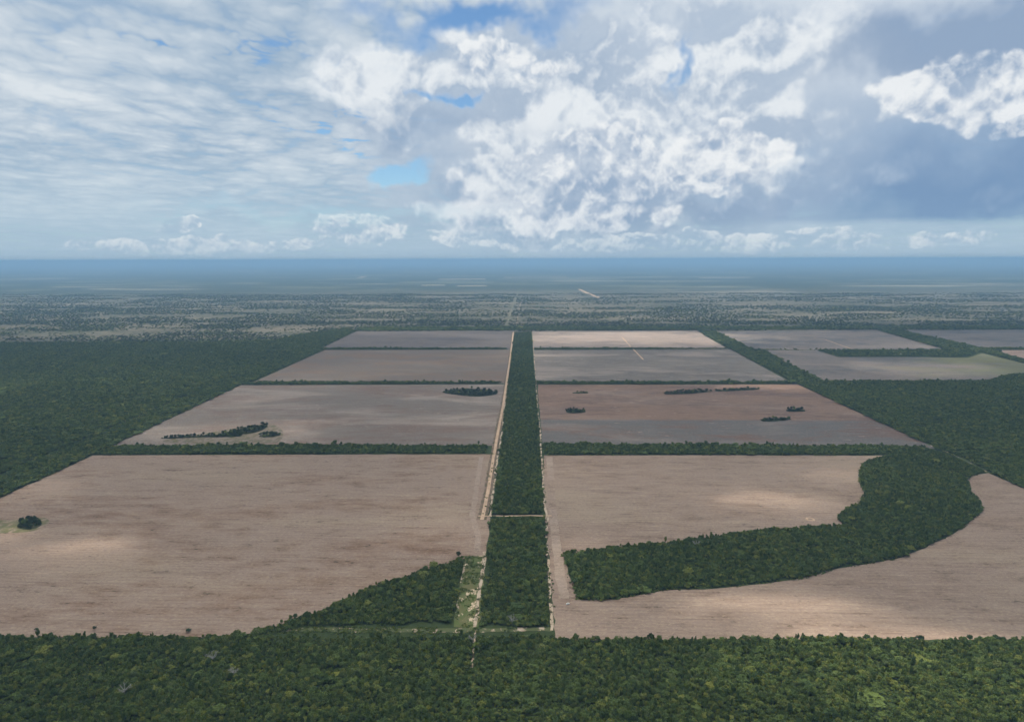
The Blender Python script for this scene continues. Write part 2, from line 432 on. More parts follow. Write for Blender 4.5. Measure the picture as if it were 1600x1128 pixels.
GROVE = {
    'near_left': [(-871.1,1088.3),(-846.4,1080.5),(-835.9,1091.8),(-849.9,1117.5),(-874.3,1125.9),(-890.3,1116.7)],
    'grass_halo': [(-953.5,1627.1),(-878.4,1709.5),(-818.7,1764.3),(-731.4,1852.7),(-655.4,1766.7),(-621.9,1650.3),(-647.2,1631.9)],
    'pale_halo': [(-942.7,1056.9),(-884.8,1066.1),(-843.8,1069.6),(-829.9,1083.6),(-832.1,1114.9),(-862.3,1141.3),(-896.9,1125.5),(-928.5,1121.9),(-998.7,1123.6)],
    'long_a': [(-941.3,1670.1),(-865.7,1683.9),(-802.7,1691.2),(-744.9,1692.1),(-750.2,1724.6),(-811.5,1710.5),(-875.1,1703.0),(-939.9,1682.7)],
    'long_b': [(-802.7,1691.2),(-719.2,1731.7),(-712.5,1794.0),(-726.4,1830.2),(-770.1,1793.2),(-806.6,1737.1)],
    'long_c': [(-692.8,1686.5),(-644.9,1700.0),(-655.1,1732.7),(-700.5,1718.7)],
    'oval': [(-305.8,2284.2),(-231.5,2240.8),(-176.0,2214.6),(-108.0,2253.1),(-115.6,2320.7),(-199.0,2367.1),(-286.5,2342.2)],
    'flat': [(139.9,2278.1),(198.2,2278.8),(196.2,2306.9),(148.1,2306.4)],
    'box': [(105.0,1976.6),(163.7,1981.6),(167.5,2029.5),(109.6,2028.7)],
    'chain_a': [(440.8,2265.0),(529.6,2271.5),(595.2,2303.5),(641.0,2329.2),(554.7,2334.0),(471.0,2298.7)],
    'chain_b': [(624.8,2317.5),(706.6,2329.9),(792.9,2354.2),(800.7,2378.0),(718.7,2371.1),(651.6,2352.6)],
    'east_a': [(756.2,2006.7),(814.7,2007.4),(824.7,2042.6),(776.5,2046.4)],
    'east_b': [(641.2,1879.8),(690.4,1884.3),(733.2,1904.1),(738.7,1923.8),(657.6,1918.7)],
}
EDGE_TREES = [(-607.9,770.3),(-535.9,771.9),(-417.5,770.0),(143.7,777.6),(345.5,779.1),(372.5,779.6),(399.5,780.2),(465.0,781.6),(521.8,781.4),(553.3,782.1)]
BARE = [(-357.5,705.4),(-423.1,645.5),(-323.5,681.0),(-22.3,794.7),(260.6,1029.6),(-68.3,753.4)]
TALL = (-108.7,989.5)
TRUCK = (49.8,847.4)
RING = (488.8,1154.7)
FARM = [(1649.5,3311.1),(1680.0,3311.2),(1740.8,3311.5),(1730.3,3233.5),(1692.9,3288.6)]
SUN_PATCH = [(-87,672,744,68,0.38),(-748,1026,134,42,0.85),(-892,1098,55,39,0.8),(447,1248,114,45,0.75),(412,1290,74,30,0.6),(348,859,135,38,1.0),(425,794,109,21,0.9),(307,886,78,15,0.4),(421,701,226,99,1.0),(302,718,114,49,0.6),(557,773,61,28,0.4),(678,1417,121,62,0.5),(631,3955,693,293,1.0),(1618,2855,313,204,0.7),(779,1603,106,34,0.8),(-767,1770,258,97,0.6),(799,2416,158,62,0.8),(-709,1893,165,47,0.4),(-990,1306,78,78,0.5),(75,1001,59,92,0.45),(-141,1120,110,63,0.35)]


# ================================================================== helpers
def tag(o, label=None, cat=None, group=None, kind=None):
    for k, v in (('label', label), ('category', cat), ('group', group), ('kind', kind)):
        if v:
            o[k] = v
    return o


def link(name, me, parent=None):
    o = bpy.data.objects.new(name, me)
    C.objects.link(o)
    if parent is not None:
        o.parent = parent
    return o


def mesh(name, verts, faces, mats=(), idx=None, smooth=False):
    me = bpy.data.meshes.new(name)
    me.from_pydata([tuple(v) for v in verts], [], [tuple(f) for f in faces])
    for m in mats:
        me.materials.append(m)
    if idx is not None:
        me.polygons.foreach_set('material_index', idx)
    if smooth:
        me.polygons.foreach_set('use_smooth', [True] * len(me.polygons))
    me.update()
    return me


def ragged(poly, step=14.0, amp=1.3, seed=1):
    """subdivide an outline and roughen it"""
    r = np.random.default_rng(seed)
    out = []
    n = len(poly)
    for i in range(n):
        a, b = np.array(poly[i]), np.array(poly[(i + 1) % n])
        L = np.linalg.norm(b - a)
        st = max(step, math.hypot(*a) / 90.0)
        k = max(1, int(L / st))
        t = (b - a) / max(L, 1e-6)
        nrm = np.array((-t[1], t[0]))
        for j in range(k):
            p = a + (b - a) * (j / k)
            if j:
                p = p + nrm * r.normal(0, amp)
            out.append((float(p[0]), float(p[1])))
    return out


def inside(poly, px, py):
    poly = np.array(poly)
    res = np.zeros(px.shape, bool)
    x0, y0 = poly[-1]
    for x1, y1 in poly:
        c = ((y0 > py) != (y1 > py))
        with np.errstate(divide='ignore', invalid='ignore'):
            xi = (x1 - x0) * (py - y0) / (y1 - y0) + x0
        res ^= c & (px < xi)
        x0, y0 = x1, y1
    return res


def line_dist(pts, px, py):
    d = np.full(px.shape, 1e9)
    for (x0, y0), (x1, y1) in zip(pts[:-1], pts[1:]):
        L2 = (x1 - x0) ** 2 + (y1 - y0) ** 2
        t = np.clip(((px - x0) * (x1 - x0) + (py - y0) * (y1 - y0)) / L2, 0, 1)
        d = np.minimum(d, np.hypot(px - x0 - t * (x1 - x0), py - y0 - t * (y1 - y0)))
    return d


def vnoise(x, y, seed=0):
    """smooth value noise 0..1"""
    xi, yi = np.floor(x).astype(np.int64), np.floor(y).astype(np.int64)
    fx, fy = x - xi, y - yi
    fx, fy = fx * fx * (3 - 2 * fx), fy * fy * (3 - 2 * fy)

    def h(a, b):
        v = np.sin(a * 127.1 + b * 311.7 + seed * 74.7) * 43758.5453
        return v - np.floor(v)
    return ((h(xi, yi) * (1 - fx) + h(xi + 1, yi) * fx) * (1 - fy)
            + (h(xi, yi + 1) * (1 - fx) + h(xi + 1, yi + 1) * fx) * fy)


def fbm(x, y, seed=0, o=4):
    s, a, t = 0, 1.0, 0.0
    for i in range(o):
        s = s + a * vnoise(x * 2 ** i, y * 2 ** i, seed + i * 13)
        t += a
        a *= 0.5
    return s / t


# ================================================================== materials
def new_mat(name, rough=0.95, spec=0.08):
    m = bpy.data.materials.new(name)
    m.use_nodes = True
    nt = m.node_tree
    b = nt.nodes['Principled BSDF']
    b.inputs['Roughness'].default_value = rough
    b.inputs['Specular IOR Level'].default_value = spec
    return m, nt, b


def pos(nt):
    g = nt.nodes.new('ShaderNodeNewGeometry')
    return X(nt, g.outputs['Position'])


def scaled(nt, p, sx, sy, sz=0.0, off=(0, 0, 0)):
    q = vadd(nt, p, (sx, sy, sz), 'MULTIPLY')
    return vadd(nt, q, off)


def mat_field(name, base, alt, pale, seed, patch=0.5, palef=0.3, fleck=0.5, rows=1.0, spots=0.0, grass=None, gfac=0.0, thr=0.5, split=None):
    """worked soil: drill rows along X, darker patches, pale sandy patches, crop-residue flecks"""
    m, nt, b = new_mat(name)
    p = pos(nt)
    gx, gy, gz = sep(nt, p)
    o = (seed * 3.7, seed * 1.9, 0)
    n_big = noise(nt, scaled(nt, p, 0.0026, 0.0060, 0, o), 1.0, 6.0, 0.62, 0.4)
    n_pal = noise(nt, scaled(nt, p, 0.0022, 0.0060, 0, (o[1] + 9, o[0], 4)), 1.0, 6.0, 0.6, 0.5)
    n_row = noise(nt, scaled(nt, p, 0.009, 0.16, 0, o), 1.0, 3.0, 0.7)
    n_fin = noise(nt, scaled(nt, p, 0.09, 0.24, 0, o), 1.0, 3.0, 0.75)
    n_mid = noise(nt, scaled(nt, p, 0.016, 0.045, 0, (o[1], o[0], 2)), 1.0, 6.0, 0.7)
    if split:
        side = (gy - split[0] + (n_mid - 0.5) * 40.0).ss(8.0, -8.0)
        base = mixc(nt, side, base, split[1])
    c = mixc(nt, ((n_big - thr) * 7.0 * patch + (n_mid - 0.5) * 4.5 * patch + 0.25).clamp(), base, alt)
    c = mixc(nt, (n_pal.ss(0.48, 0.70) * palef), c, pale)
    dk = (n_mid * 0.55 + n_row * 0.22 + n_fin * 0.3 + n_big * 0.25).ss(0.675, 0.84)
    c = mixc(nt, dk * (0.65 * rows), c, tuple(v * 0.66 for v in alt))
    lt = (n_mid * 0.4 + n_row * 0.4 + n_fin * 0.35).ss(0.555, 0.42)
    c = mixc(nt, lt * (0.40 * rows), c, tuple(min(1.0, v * 1.25) for v in pale))
    # drill rows and thin windrows of residue
    wv = (gy * (6.2832 / 9.0) + (n_big - 0.5) * 30.0 + (n_mid - 0.5) * 3.0).m('SINE')
    c = mixc(nt, (wv * n_mid.ss(0.35, 0.6) * 0.5 + 0.1).clamp() * (0.34 * rows), c, tuple(v * 0.62 for v in alt))
    wr = noise(nt, scaled(nt, p, 0.0045, 0.42, 0, (o[1], o[0], 6)), 1.0, 2.0, 0.6) * 0.75 + n_mid * 0.4
    c = mixc(nt, wr.ss(0.655, 0.73) * (0.55 * rows), c, tuple(v * 0.5 for v in alt))
    fl = noise(nt, scaled(nt, p, 0.09, 0.22, 0, o), 1.0, 2.0, 0.6) * 0.6 + n_mid * 0.55
    c = mixc(nt, fl.ss(0.665, 0.74) * fleck, c, (0.060, 0.046, 0.030))
    gr = noise(nt, scaled(nt, p, 0.20, 0.26, 0, o), 1.0, 2.0, 0.7)
    c = mixc(nt, gr.ss(0.54, 0.72) * 0.42, c, tuple(v * 0.58 for v in alt))
    c = mixc(nt, gr.ss(0.46, 0.30) * 0.38, c, tuple(min(1.0, v * 1.2) for v in pale))
    if spots > 0:
        sp = noise(nt, scaled(nt, p, 0.03, 0.06, 0, (o[1], 3, o[0])), 1.0, 2.0, 0.7)
        c = mixc(nt, sp.ss(0.66, 0.74) * spots, c, tuple(min(1.0, v * 1.5) for v in pale))
    if grass:
        gm = ((n_pal - 0.5) * 3.0 + (gx - grass[0]) * (1.0 / grass[1])).ss(0.0, 1.0)
        c = mixc(nt, gm * gfac, c, grass[2])
    nt.links.new(c.s, b.inputs['Base Color'])
    return m


def mat_soil(name, col, col2, seed=0, broken=None):
    """bare sandy soil; broken = colour of the growth that interrupts it"""
    m, nt, b = new_mat(name)
    p = pos(nt)
    n = noise(nt, scaled(nt, p, 0.09, 0.05, 0, (seed, 2, 1)), 1.0, 5.0, 0.6)
    c = mixc(nt, n.ss(0.35, 0.65), col, col2)
    if broken:
        k = noise(nt, scaled(nt, p, 0.075, 0.045, 0, (seed + 4, 7, 1)), 1.0, 5.0, 0.65)
        c = mixc(nt, k.ss(broken[1], broken[1] + 0.06), c, broken[0])
    nt.links.new(c.s, b.inputs['Base Color'])
    return m


def mat_leaf(name, dark, mid, lite, amt=0.5):
    m, nt, b = new_mat(name, 0.75, 0.12)
    oi = nt.nodes.new('ShaderNodeObjectInfo')
    r = X(nt, oi.outputs['Random'])
    p = pos(nt)
    big = noise(nt, scaled(nt, p, 0.0034, 0.0034, 0.0), 1.0, 6.0, 0.65)
    sml = noise(nt, scaled(nt, p, 0.9, 0.9, 0.9), 1.0, 2.0, 0.6)
    c = mixc(nt, (r * 1.2 + (big - 0.5) * 1.5 - 0.1).clamp(), dark, mid)
    r2 = (r * 7.13).m('FRACT')
    c = mixc(nt, ((r2 - (1.0 - amt * 0.5)) * 4.0 + (big - 0.5) * 2.0 * amt).clamp() * 0.85, c, lite)
    r3 = (r * 23.7).m('FRACT')
    c = mixc(nt, r3.ss(0.86, 0.94) * 0.5, c, tuple(0.5 * (a_ + b_) for a_, b_ in zip(mid, (0.115, 0.112, 0.075))))
    c = mixc(nt, ((sml - 0.4) * 1.3).clamp() * 0.35, c, tuple(v * 1.5 for v in mid))
    nt.links.new(c.s, b.inputs['Base Color'])
    tr = nt.nodes.new('ShaderNodeBsdfTranslucent')
    nt.links.new(c.s, tr.inputs[0])
    mx = nt.nodes.new('ShaderNodeMixShader')
    mx.inputs[0].default_value = 0.32
    nt.links.new(b.outputs[0], mx.inputs[1])
    nt.links.new(tr.outputs[0], mx.inputs[2])
    nt.links.new(mx.outputs[0], nt.nodes['Material Output'].inputs[0])
    return m


def mat_plain(name, col, rough=0.8, var=0.15, scale=1.0, metal=0.0):
    m, nt, b = new_mat(name, rough, 0.3)
    n = noise(nt, scaled(nt, pos(nt), scale, scale, scale), 1.0, 4.0, 0.6)
    c = mixc(nt, n, tuple(v * (1 - var) for v in col), tuple(min(1, v * (1 + var)) for v in col))
    nt.links.new(c.s, b.inputs['Base Color'])
    b.inputs['Metallic'].default_value = metal
    return m


LEAF = mat_leaf('leaf', (0.070, 0.112, 0.040), (0.142, 0.194, 0.056), (0.235, 0.250, 0.058), 0.55)
LEAF_DARK = mat_leaf('leaf_dark', (0.026, 0.044, 0.024), (0.052, 0.082, 0.036), (0.090, 0.115, 0.046), 0.3)
LEAF_GREY = mat_leaf('leaf_grey', (0.045, 0.055, 0.035), (0.065, 0.080, 0.045), (0.10, 0.11, 0.06), 0.3)
BARK = mat_plain('bark', (0.10, 0.075, 0.055), 0.95, 0.35, 3.0)
BARK_PALE = mat_plain('bark_pale', (0.34, 0.33, 0.30), 0.95, 0.2, 3.0)

# ================================================================== ground
GROUND_R = 120000.0


def build_ground():
    m, nt, b = new_mat('land')
    p = pos(nt)
    gx, gy, gz = sep(nt, p)
    # land cover: woodland floor near, grazed savanna beyond the fields, patchwork of wood and pasture after that
    floor = mixc(nt, noise(nt, scaled(nt, p, 0.05, 0.05), 1.0, 4.0, 0.6), (0.026, 0.044, 0.018), (0.056, 0.074, 0.030))
    wob = noise(nt, scaled(nt, p, 0.0011, 0.0016), 1.0, 4.0, 0.6)
    edge = gy + (wob - 0.5) * 900.0 + gx.min(-500.0) * -0.20
    sav = edge.ss(3950.0, 4300.0)
    t1 = noise(nt, scaled(nt, p, 0.0011, 0.0022), 1.0, 6.0, 0.62)
    t2 = noise(nt, scaled(nt, p, 0.014, 0.018), 1.0, 4.0, 0.7)
    past = mixc(nt, ((t1 - 0.5) * 4.0 + (t2 - 0.5) * 2.0 + 0.5).clamp(), (0.074, 0.074, 0.050), (0.160, 0.142, 0.108))
    past = mixc(nt, (t2 * 0.7 + t1 * 0.3).ss(0.49, 0.43) * 0.6, past, (0.036, 0.048, 0.028))
    past = mixc(nt, (t1 * 0.5 + t2 * 0.5).ss(0.56, 0.64) * 0.5, past, (0.20, 0.18, 0.145))
    far = edge.ss(8000.0, 11500.0)
    q = noise(nt, scaled(nt, p, 0.00034, 0.00050), 1.0, 9.0, 0.70)
    q2 = noise(nt, scaled(nt, p, 0.00020, 0.0011, 0, (4, 1, 3)), 1.0, 6.0, 0.6)
    wood = mixc(nt, noise(nt, scaled(nt, p, 0.004, 0.01), 1.0, 4.0, 0.6), (0.020, 0.032, 0.018), (0.046, 0.060, 0.034))
    dist = mixc(nt, q.ss(0.50, 0.60) * 0.75, wood, (0.135, 0.140, 0.095))
    dist = mixc(nt, q2.ss(0.59, 0.66) * 0.8, dist, (0.30, 0.27, 0.21))
    c = mixc(nt, sav, floor, past)
    c = mixc(nt, far, c, dist)
    nt.links.new(c.s, b.inputs['Base Color'])
    rings = [0.0, 500, 1500, 4000, 9000, 18000, 40000, GROUND_R]
    seg = 192
    verts = [(0, 0, 0)]
    faces = []
    for r in rings[1:]:
        for k in range(seg):
            a = 2 * math.pi * k / seg
            verts.append((r * math.cos(a), r * math.sin(a), 0))
    for k in range(seg):
        faces.append((0, 1 + k, 1 + (k + 1) % seg))
    for i in range(len(rings) - 2):
        a0, b0 = 1 + i * seg, 1 + (i + 1) * seg
        for k in range(seg):
            k2 = (k + 1) % seg
            faces.append((a0 + k, b0 + k, b0 + k2, a0 + k2))
    o = link('ground', mesh('ground', verts, faces, [m]))
    tag(o, 'flat wooded plain running out to the horizon', 'ground', kind='structure')


build_ground()


def sheet(name, poly, m, z, label, cat='field', amp=1.3, seed=1, kind='structure'):
    pts = ragged(poly, 14.0, amp, seed)
    o = link(name, mesh(name, [(x, y, z) for x, y in pts], [tuple(range(len(pts)))], [m]))
    n = o.data.polygons[0].normal
    if n.z < 0:
        o.data.flip_normals()
    return tag(o, label, cat, kind=kind)


# soil colours (reflectance)
PINK, ROSE, CREAM = (0.272, 0.204, 0.166), (0.212, 0.132, 0.092), (0.350, 0.280, 0.205)
GREY, DUSK = (0.178, 0.150, 0.132), (0.130, 0.114, 0.105)
FIELDS = [
    ('field_near_left', dict(base=PINK, alt=ROSE, pale=CREAM, seed=1, patch=0.55, palef=0.30, fleck=0.8, rows=1.0, thr=0.54),
     'wide pinkish brown ploughed field, nearest on the left of the central forest strip'),
    ('field_near_right', dict(base=PINK, alt=(0.235, 0.165, 0.128), pale=CREAM, seed=2, patch=0.45, palef=0.4, fleck=0.55, rows=1.1, thr=0.54),
     'pinkish brown ploughed field wrapping round the crescent of forest'),
    ('field_second_left', dict(base=GREY, alt=(0.175, 0.125, 0.105), pale=(0.34, 0.285, 0.25), seed=3, patch=0.95, palef=0.8, fleck=0.25, rows=0.5, spots=0.35),
     'grey field with a long dark grove, second row left of the road'),
    ('field_second_right', dict(base=(0.215, 0.140, 0.105), alt=(0.150, 0.098, 0.080), pale=(0.30, 0.24, 0.205), seed=4, patch=1.0, palef=0.4, fleck=0.2, rows=0.7, spots=0.45, split=(1898.0, (0.125, 0.118, 0.116))),
     'reddish and slate grey field dotted with small groves, second row right of the strip'),
    ('field_third_left', dict(base=(0.152, 0.127, 0.112), alt=(0.185, 0.130, 0.100), pale=(0.26, 0.21, 0.17), seed=5, patch=1.0, palef=0.4, fleck=0.15, rows=0.5),
     'plain grey brown field, third row left of the road'),
    ('field_third_right', dict(base=(0.168, 0.148, 0.133), alt=DUSK, pale=(0.38, 0.31, 0.27), seed=6, patch=0.9, palef=0.7, fleck=0.15, rows=0.5, spots=0.4),
     'dull grey field crossed by a pale track, third row right of the strip'),
    ('field_fourth_left', dict(base=(0.150, 0.128, 0.120), alt=(0.115, 0.102, 0.102), pale=(0.22, 0.18, 0.16), seed=7, patch=1.0, palef=0.3, fleck=0.1, rows=0.4),
     'dark mauve grey field farthest left of the road'),
    ('field_fourth_right', dict(base=(0.31, 0.245, 0.215), alt=(0.20, 0.165, 0.145), pale=(0.42, 0.35, 0.31), seed=8, patch=0.6, palef=0.5, fleck=0.1, rows=0.5, spots=0.3),
     'pale pink field farthest right of the central strip'),
    ('field_east_far', dict(base=(0.21, 0.175, 0.155), alt=(0.10, 0.10, 0.105), pale=(0.30, 0.25, 0.22), seed=9, patch=0.9, palef=0.4, fleck=0.1, rows=0.4, spots=0.3),
     'grey pink field with a dark smudge beyond the farmstead trees'),
    ('field_east_near', dict(base=(0.185, 0.155, 0.140), alt=(0.115, 0.112, 0.110), pale=(0.30, 0.235, 0.205), seed=10, patch=0.9, palef=0.5, fleck=0.1, rows=0.4,
                             grass=(1450.0, 650.0, (0.152, 0.155, 0.082)), gfac=0.85),
     'field turning from grey pink to yellow green in front of the farmstead'),
    ('field_outer_far', dict(base=(0.175, 0.150, 0.138), alt=(0.10, 0.10, 0.105), pale=(0.26, 0.22, 0.19), seed=11, patch=0.9, palef=0.4, fleck=0.1, rows=0.4),
     'grey field at the far right beyond the outer tree belt'),
    ('field_outer_near', dict(base=(0.25, 0.185, 0.155), alt=(0.19, 0.14, 0.12), pale=(0.30, 0.24, 0.2), seed=12, patch=0.6, palef=0.4, fleck=0.1, rows=0.4),
     'small reddish field sliver at the right beyond the outer tree belt'),
]
for i, (key, par, lab) in enumerate(FIELDS):
    sheet('field', AREA[key], mat_field('soil_' + key, **par), 0.25, lab, 'field', 1.0, i + 1)

SAND = mat_soil('sand', (0.53, 0.385, 0.275), (0.42, 0.30, 0.215), 1)
SAND_BROKEN = mat_soil('sand_broken', (0.52, 0.43, 0.34), (0.36, 0.28, 0.21), 2, ((0.060, 0.062, 0.034), 0.50))
SAND_SPARSE = mat_soil('sand_sparse', (0.46, 0.38, 0.30), (0.28, 0.225, 0.165), 3, ((0.088, 0.104, 0.048), 0.42))
GRASSY = mat_soil('grassy', (0.085, 0.120, 0.040), (0.135, 0.130, 0.060), 5, ((0.55, 0.44, 0.32), 0.56))
VERGE = mat_soil('verge', (0.205, 0.150, 0.115), (0.125, 0.098, 0.066), 6)

sheet('grass_strip', AREA['grass_strip'], GRASSY, 0.30, 'grassy clearing with pale sandy patches beside the central forest strip', 'clearing', 2.0, 31)


def ribbon(name, pts, w, m, z, label, cat='track', jit=0.25, seed=1, step=9.0):
    r = np.random.default_rng(seed)
    P = [np.array(p, float) for p in pts]
    c = []
    for a, b in zip(P[:-1], P[1:]):
        L = np.linalg.norm(b - a)
        k = max(1, int(L / max(step, np.linalg.norm(a) / 120.0)))
        for j in range(k):
            c.append(a + (b - a) * j / k)
    c.append(P[-1])
    c = np.array(c)
    t = np.gradient(c, axis=0)
    t /= np.linalg.norm(t, axis=1)[:, None] + 1e-9
    nrm = np.stack([-t[:, 1], t[:, 0]], 1)
    k = np.arange(len(c))
    wob = (fbm(k * 0.21, k * 0 + seed * 3.3, seed) - 0.5) * 2
    c = c + nrm * (wob * w * jit)[:, None]
    hl = w * 0.5 * (1 + jit * r.uniform(-1, 1, len(c)))
    hr = w * 0.5 * (1 + jit * r.uniform(-1, 1, len(c)))
    v = [(*(c[i] + nrm[i] * hl[i]), z) for i in range(len(c))] + [(*(c[i] - nrm[i] * hr[i]), z) for i in range(len(c))]
    n = len(c)
    f = [(i + n, i + n + 1, i + 1, i) for i in range(n - 1)]
    return tag(link(name, mesh(name, v, f, [m])), label, cat, kind='structure')


def R(k, m, label, name='track', z=0.5, **kw):
    ribbon(name, LINE[k][0], LINE[k][1], m, z, label, 'road' if name == 'dirt_road' else 'track', **kw)


ribbon('road_verge', LINE['dirt_road'][0], 17.0, VERGE, 0.36, 'brown worn verge on both sides of the pale dirt road', 'verge', 0.10, 40)
R('dirt_road', SAND, 'pale straight dirt road left of the central forest strip', 'dirt_road', 0.62, jit=0.10, seed=41)
R('track_right', SAND_BROKEN, 'thin winding track along the right edge of the central strip', 'track', 0.5, jit=0.5, seed=42)
R('verge_left', SAND_BROKEN, 'broken line of pale cleared soil along the left edge of the strip', 'cleared_line', 0.5, jit=0.5, seed=43)
R('cross_track', SAND, 'short pale track crossing the central forest strip', 'track', 0.56, jit=0.35, seed=44)
R('firebreak_left', SAND_SPARSE, 'thin pale firebreak line through the left forest', 'firebreak', 0.4, jit=0.4, seed=45)
R('firebreak_right', SAND_SPARSE, 'short pale firebreak above the right end of the crescent forest', 'firebreak', 0.4, jit=0.4, seed=46)
R('firebreak_front', SAND_SPARSE, 'low firebreak with pale spots behind the front forest', 'firebreak', 0.4, jit=0.3, seed=47)
R('track_front', SAND_BROKEN, 'short faint track running into the front forest', 'track', 0.45, jit=0.4, seed=48)
R('ranch_track', SAND, 'pale pink track crossing the third field right of the strip', 'track', 0.5, jit=0.15, seed=49)
R('ranch_track_east', SAND, 'pale curved track in the field beyond the farmstead', 'track', 0.5, jit=0.15, seed=50)
R('far_track', SAND_SPARSE, 'far track continuing the dirt road across the savanna', 'track', 0.4, jit=0.2, seed=51)
R('far_track_right', SAND_BROKEN, 'fainter far track to the right of the continuing road', 'track', 0.4, jit=0.2, seed=52)
R('far_airstrip', SAND, 'bright pale bare strip far out on the savanna', 'bare_strip', 0.4, jit=0.3, seed=53)
R('far_diagonal', SAND_SPARSE, 'broken pale diagonal line in the savanna left of the road', 'track', 0.4, jit=0.3, seed=54)
R('far_diagonal_east', SAND_SPARSE, 'broken pale diagonal line in the savanna right of the road', 'track', 0.4, jit=0.3, seed=55)
R('clearing_sand', SAND_BROKEN, 'broken pale sandy line along the right edge of the grassy clearing', 'sandy_line', 0.5, jit=0.6, seed=56)
R('clearing_sand_left', SAND_SPARSE, 'sparse sandy line along the left edge of the grassy clearing', 'sandy_line', 0.5, jit=0.6, seed=57)
HEAD = mat_field('headland_soil', (0.31, 0.240, 0.200), (0.26, 0.19, 0.15), (0.42, 0.34, 0.27), 33, 0.5, 0.4, 0.3, 0.8)
R('headland_right', HEAD, 'paler wheel-marked headland along the left side of the near right field', 'headland', 0.32, jit=0.12, seed=58)
R('headland_left', HEAD, 'paler wheel-marked headland along the right side of the near left field', 'headland', 0.32, jit=0.12, seed=59)
FARM_PALE = mat_soil('far_bare_soil', (0.33, 0.285, 0.22), (0.22, 0.195, 0.145), 9)
FAR_TXT = ['long thin pale field far off just left of the road line', 'short pale field below and left of the long far one',
           'short pale field right below the long far one', 'faint pale field close under the horizon, left of centre',
           'faint long field far off just right of the road line', 'slanting pale speck of field far off, left of the long one',
           'faint pale field far off to the right', 'faint pale field under the horizon at the far left']
for i_, k in enumerate('abcdefgh'):
    sheet('far_field', AREA['far_field_' + k], FARM_PALE, 0.4, FAR_TXT[i_], 'field', 8.0, 70 + i_)

# bare ring of soil round a filled-in burrow on the near right field
ring_v, ring_f = [], []
for k in range(20):
    a = 2 * math.pi * k / 20
    for r_, z in ((7.5, 0.3), (6.0, 0.9), (4.2, 0.35)):
        ring_v.append((RING[0] + math.cos(a) * r_, RING[1] + math.sin(a) * r_ * 1.1, z))
    for j in range(2):
        i0, i1 = k * 3 + j, ((k + 1) % 20) * 3 + j
        ring_f.append((i0, i1, i1 + 1, i0 + 1))
tag(link('soil_ring', mesh('soil_ring', ring_v, ring_f, [SAND])), 'small pale ring of soil on the field above the crescent forest', 'soil ring')


# ================================================================== trees
def ico(sub=1):
    bm = bmesh.new()
    bmesh.ops.create_icosphere(bm, subdivisions=sub, radius=1.0)
    v = np.array([x.co[:] for x in bm.verts])
    f = [tuple(x.index for x in p.verts) for p in bm.faces]
    bm.free()
    return v, f


ICO1 = ico(1)
ICO2 = ico(2)


def crown_geo(seed, w=1.0, h=0.75, clumps=26, leaves=13, leaf=0.20, base=0.9):
    """leaf clumps spread through a domed, uneven crown; radius 1, resting at z=base-h*.5"""
    r = np.random.default_rng(seed)
    V, Fc = [], []

    def add(v, f):
        k = len(V)
        V.extend(v)
        Fc.extend([tuple(i + k for i in q) for q in f])
    # shaded heart of the crown
    v = ICO1[0] * np.array((0.62 * w, 0.62 * w, 0.42 * h)) * r.uniform(0.8, 1.15, (len(ICO1[0]), 1)) + np.array((0, 0, base))
    add([tuple(x) for x in v], ICO1[1])
    lop = r.normal(0, 0.12, 2)
    for c in range(clumps):
        a = r.uniform(0, 2 * math.pi)
        u = math.sqrt(r.uniform(0.02, 1.0))
        zc = r.uniform(-0.35, 1.0) * math.sqrt(max(0.0, 1 - u * u * 0.85))
        ctr = np.array((math.cos(a) * u * w * 0.78 + lop[0] * u, math.sin(a) * u * w * 0.78 + lop[1] * u, base + zc * h * 0.62))
        cr = r.uniform(0.20, 0.36)
        for l in range(leaves):
            d = r.normal(0, 1, 3)
            d[2] = abs(d[2]) * 0.9 + 0.05 if r.random() < 0.75 else d[2]
            d /= np.linalg.norm(d)
            p = ctr + d * cr * np.array((1, 1, 0.8)) * r.uniform(0.7, 1.08)
            nrm = d + r.normal(0, 0.4, 3) + np.array((0, 0, 0.55))
            nrm /= np.linalg.norm(nrm)
            t = np.cross(nrm, r.normal(0, 1, 3))
            t /= np.linalg.norm(t) + 1e-9
            s = np.cross(nrm, t)
            k1, k2 = leaf * r.uniform(0.6, 1.25), leaf * r.uniform(0.45, 0.95)
            bend = nrm * leaf * 0.22
            add([tuple(p - t * k1), tuple(p + s * k2 + bend), tuple(p + t * k1), tuple(p - s * k2 + bend)], [(0, 1, 2, 3)])
    return V, Fc


def tube(V, Fc, a, b, ra, rb, n=5):
    a, b = np.array(a, float), np.array(b, float)
    d = b - a
    d /= np.linalg.norm(d) + 1e-9
    t = np.cross(d, (0.3, 0.9, 0.2) if abs(d[2]) > 0.9 else (0, 0, 1))
    t /= np.linalg.norm(t)
    s = np.cross(d, t)
    k = len(V)
    for c, r_ in ((a, ra), (b, rb)):
        for i in range(n):
            q = 2 * math.pi * i / n
            V.append(tuple(c + (t * math.cos(q) + s * math.sin(q)) * r_))
    for i in range(n):
        j = (i + 1) % n
        Fc.append((k + i, k + j, k + n + j, k + n + i))


def trunk_geo(seed, top=0.95, r0=0.075):
    r = np.random.default_rng(seed + 500)
    V, Fc = [], []
    fork = top * 0.55
    tube(V, Fc, (0, 0, -0.05), (r.normal(0, .03), r.normal(0, .03), fork), r0, r0 * 0.75, 6)
    for k in range(4):
        a = k * math.pi / 2 + r.uniform(-.5, .5)
        tube(V, Fc, (0, 0, fork * r.uniform(0.8, 1)), (math.cos(a) * 0.5, math.sin(a) * 0.5, top + r.uniform(-.1, .2)), r0 * 0.6, r0 * 0.25, 5)
    return V, Fc


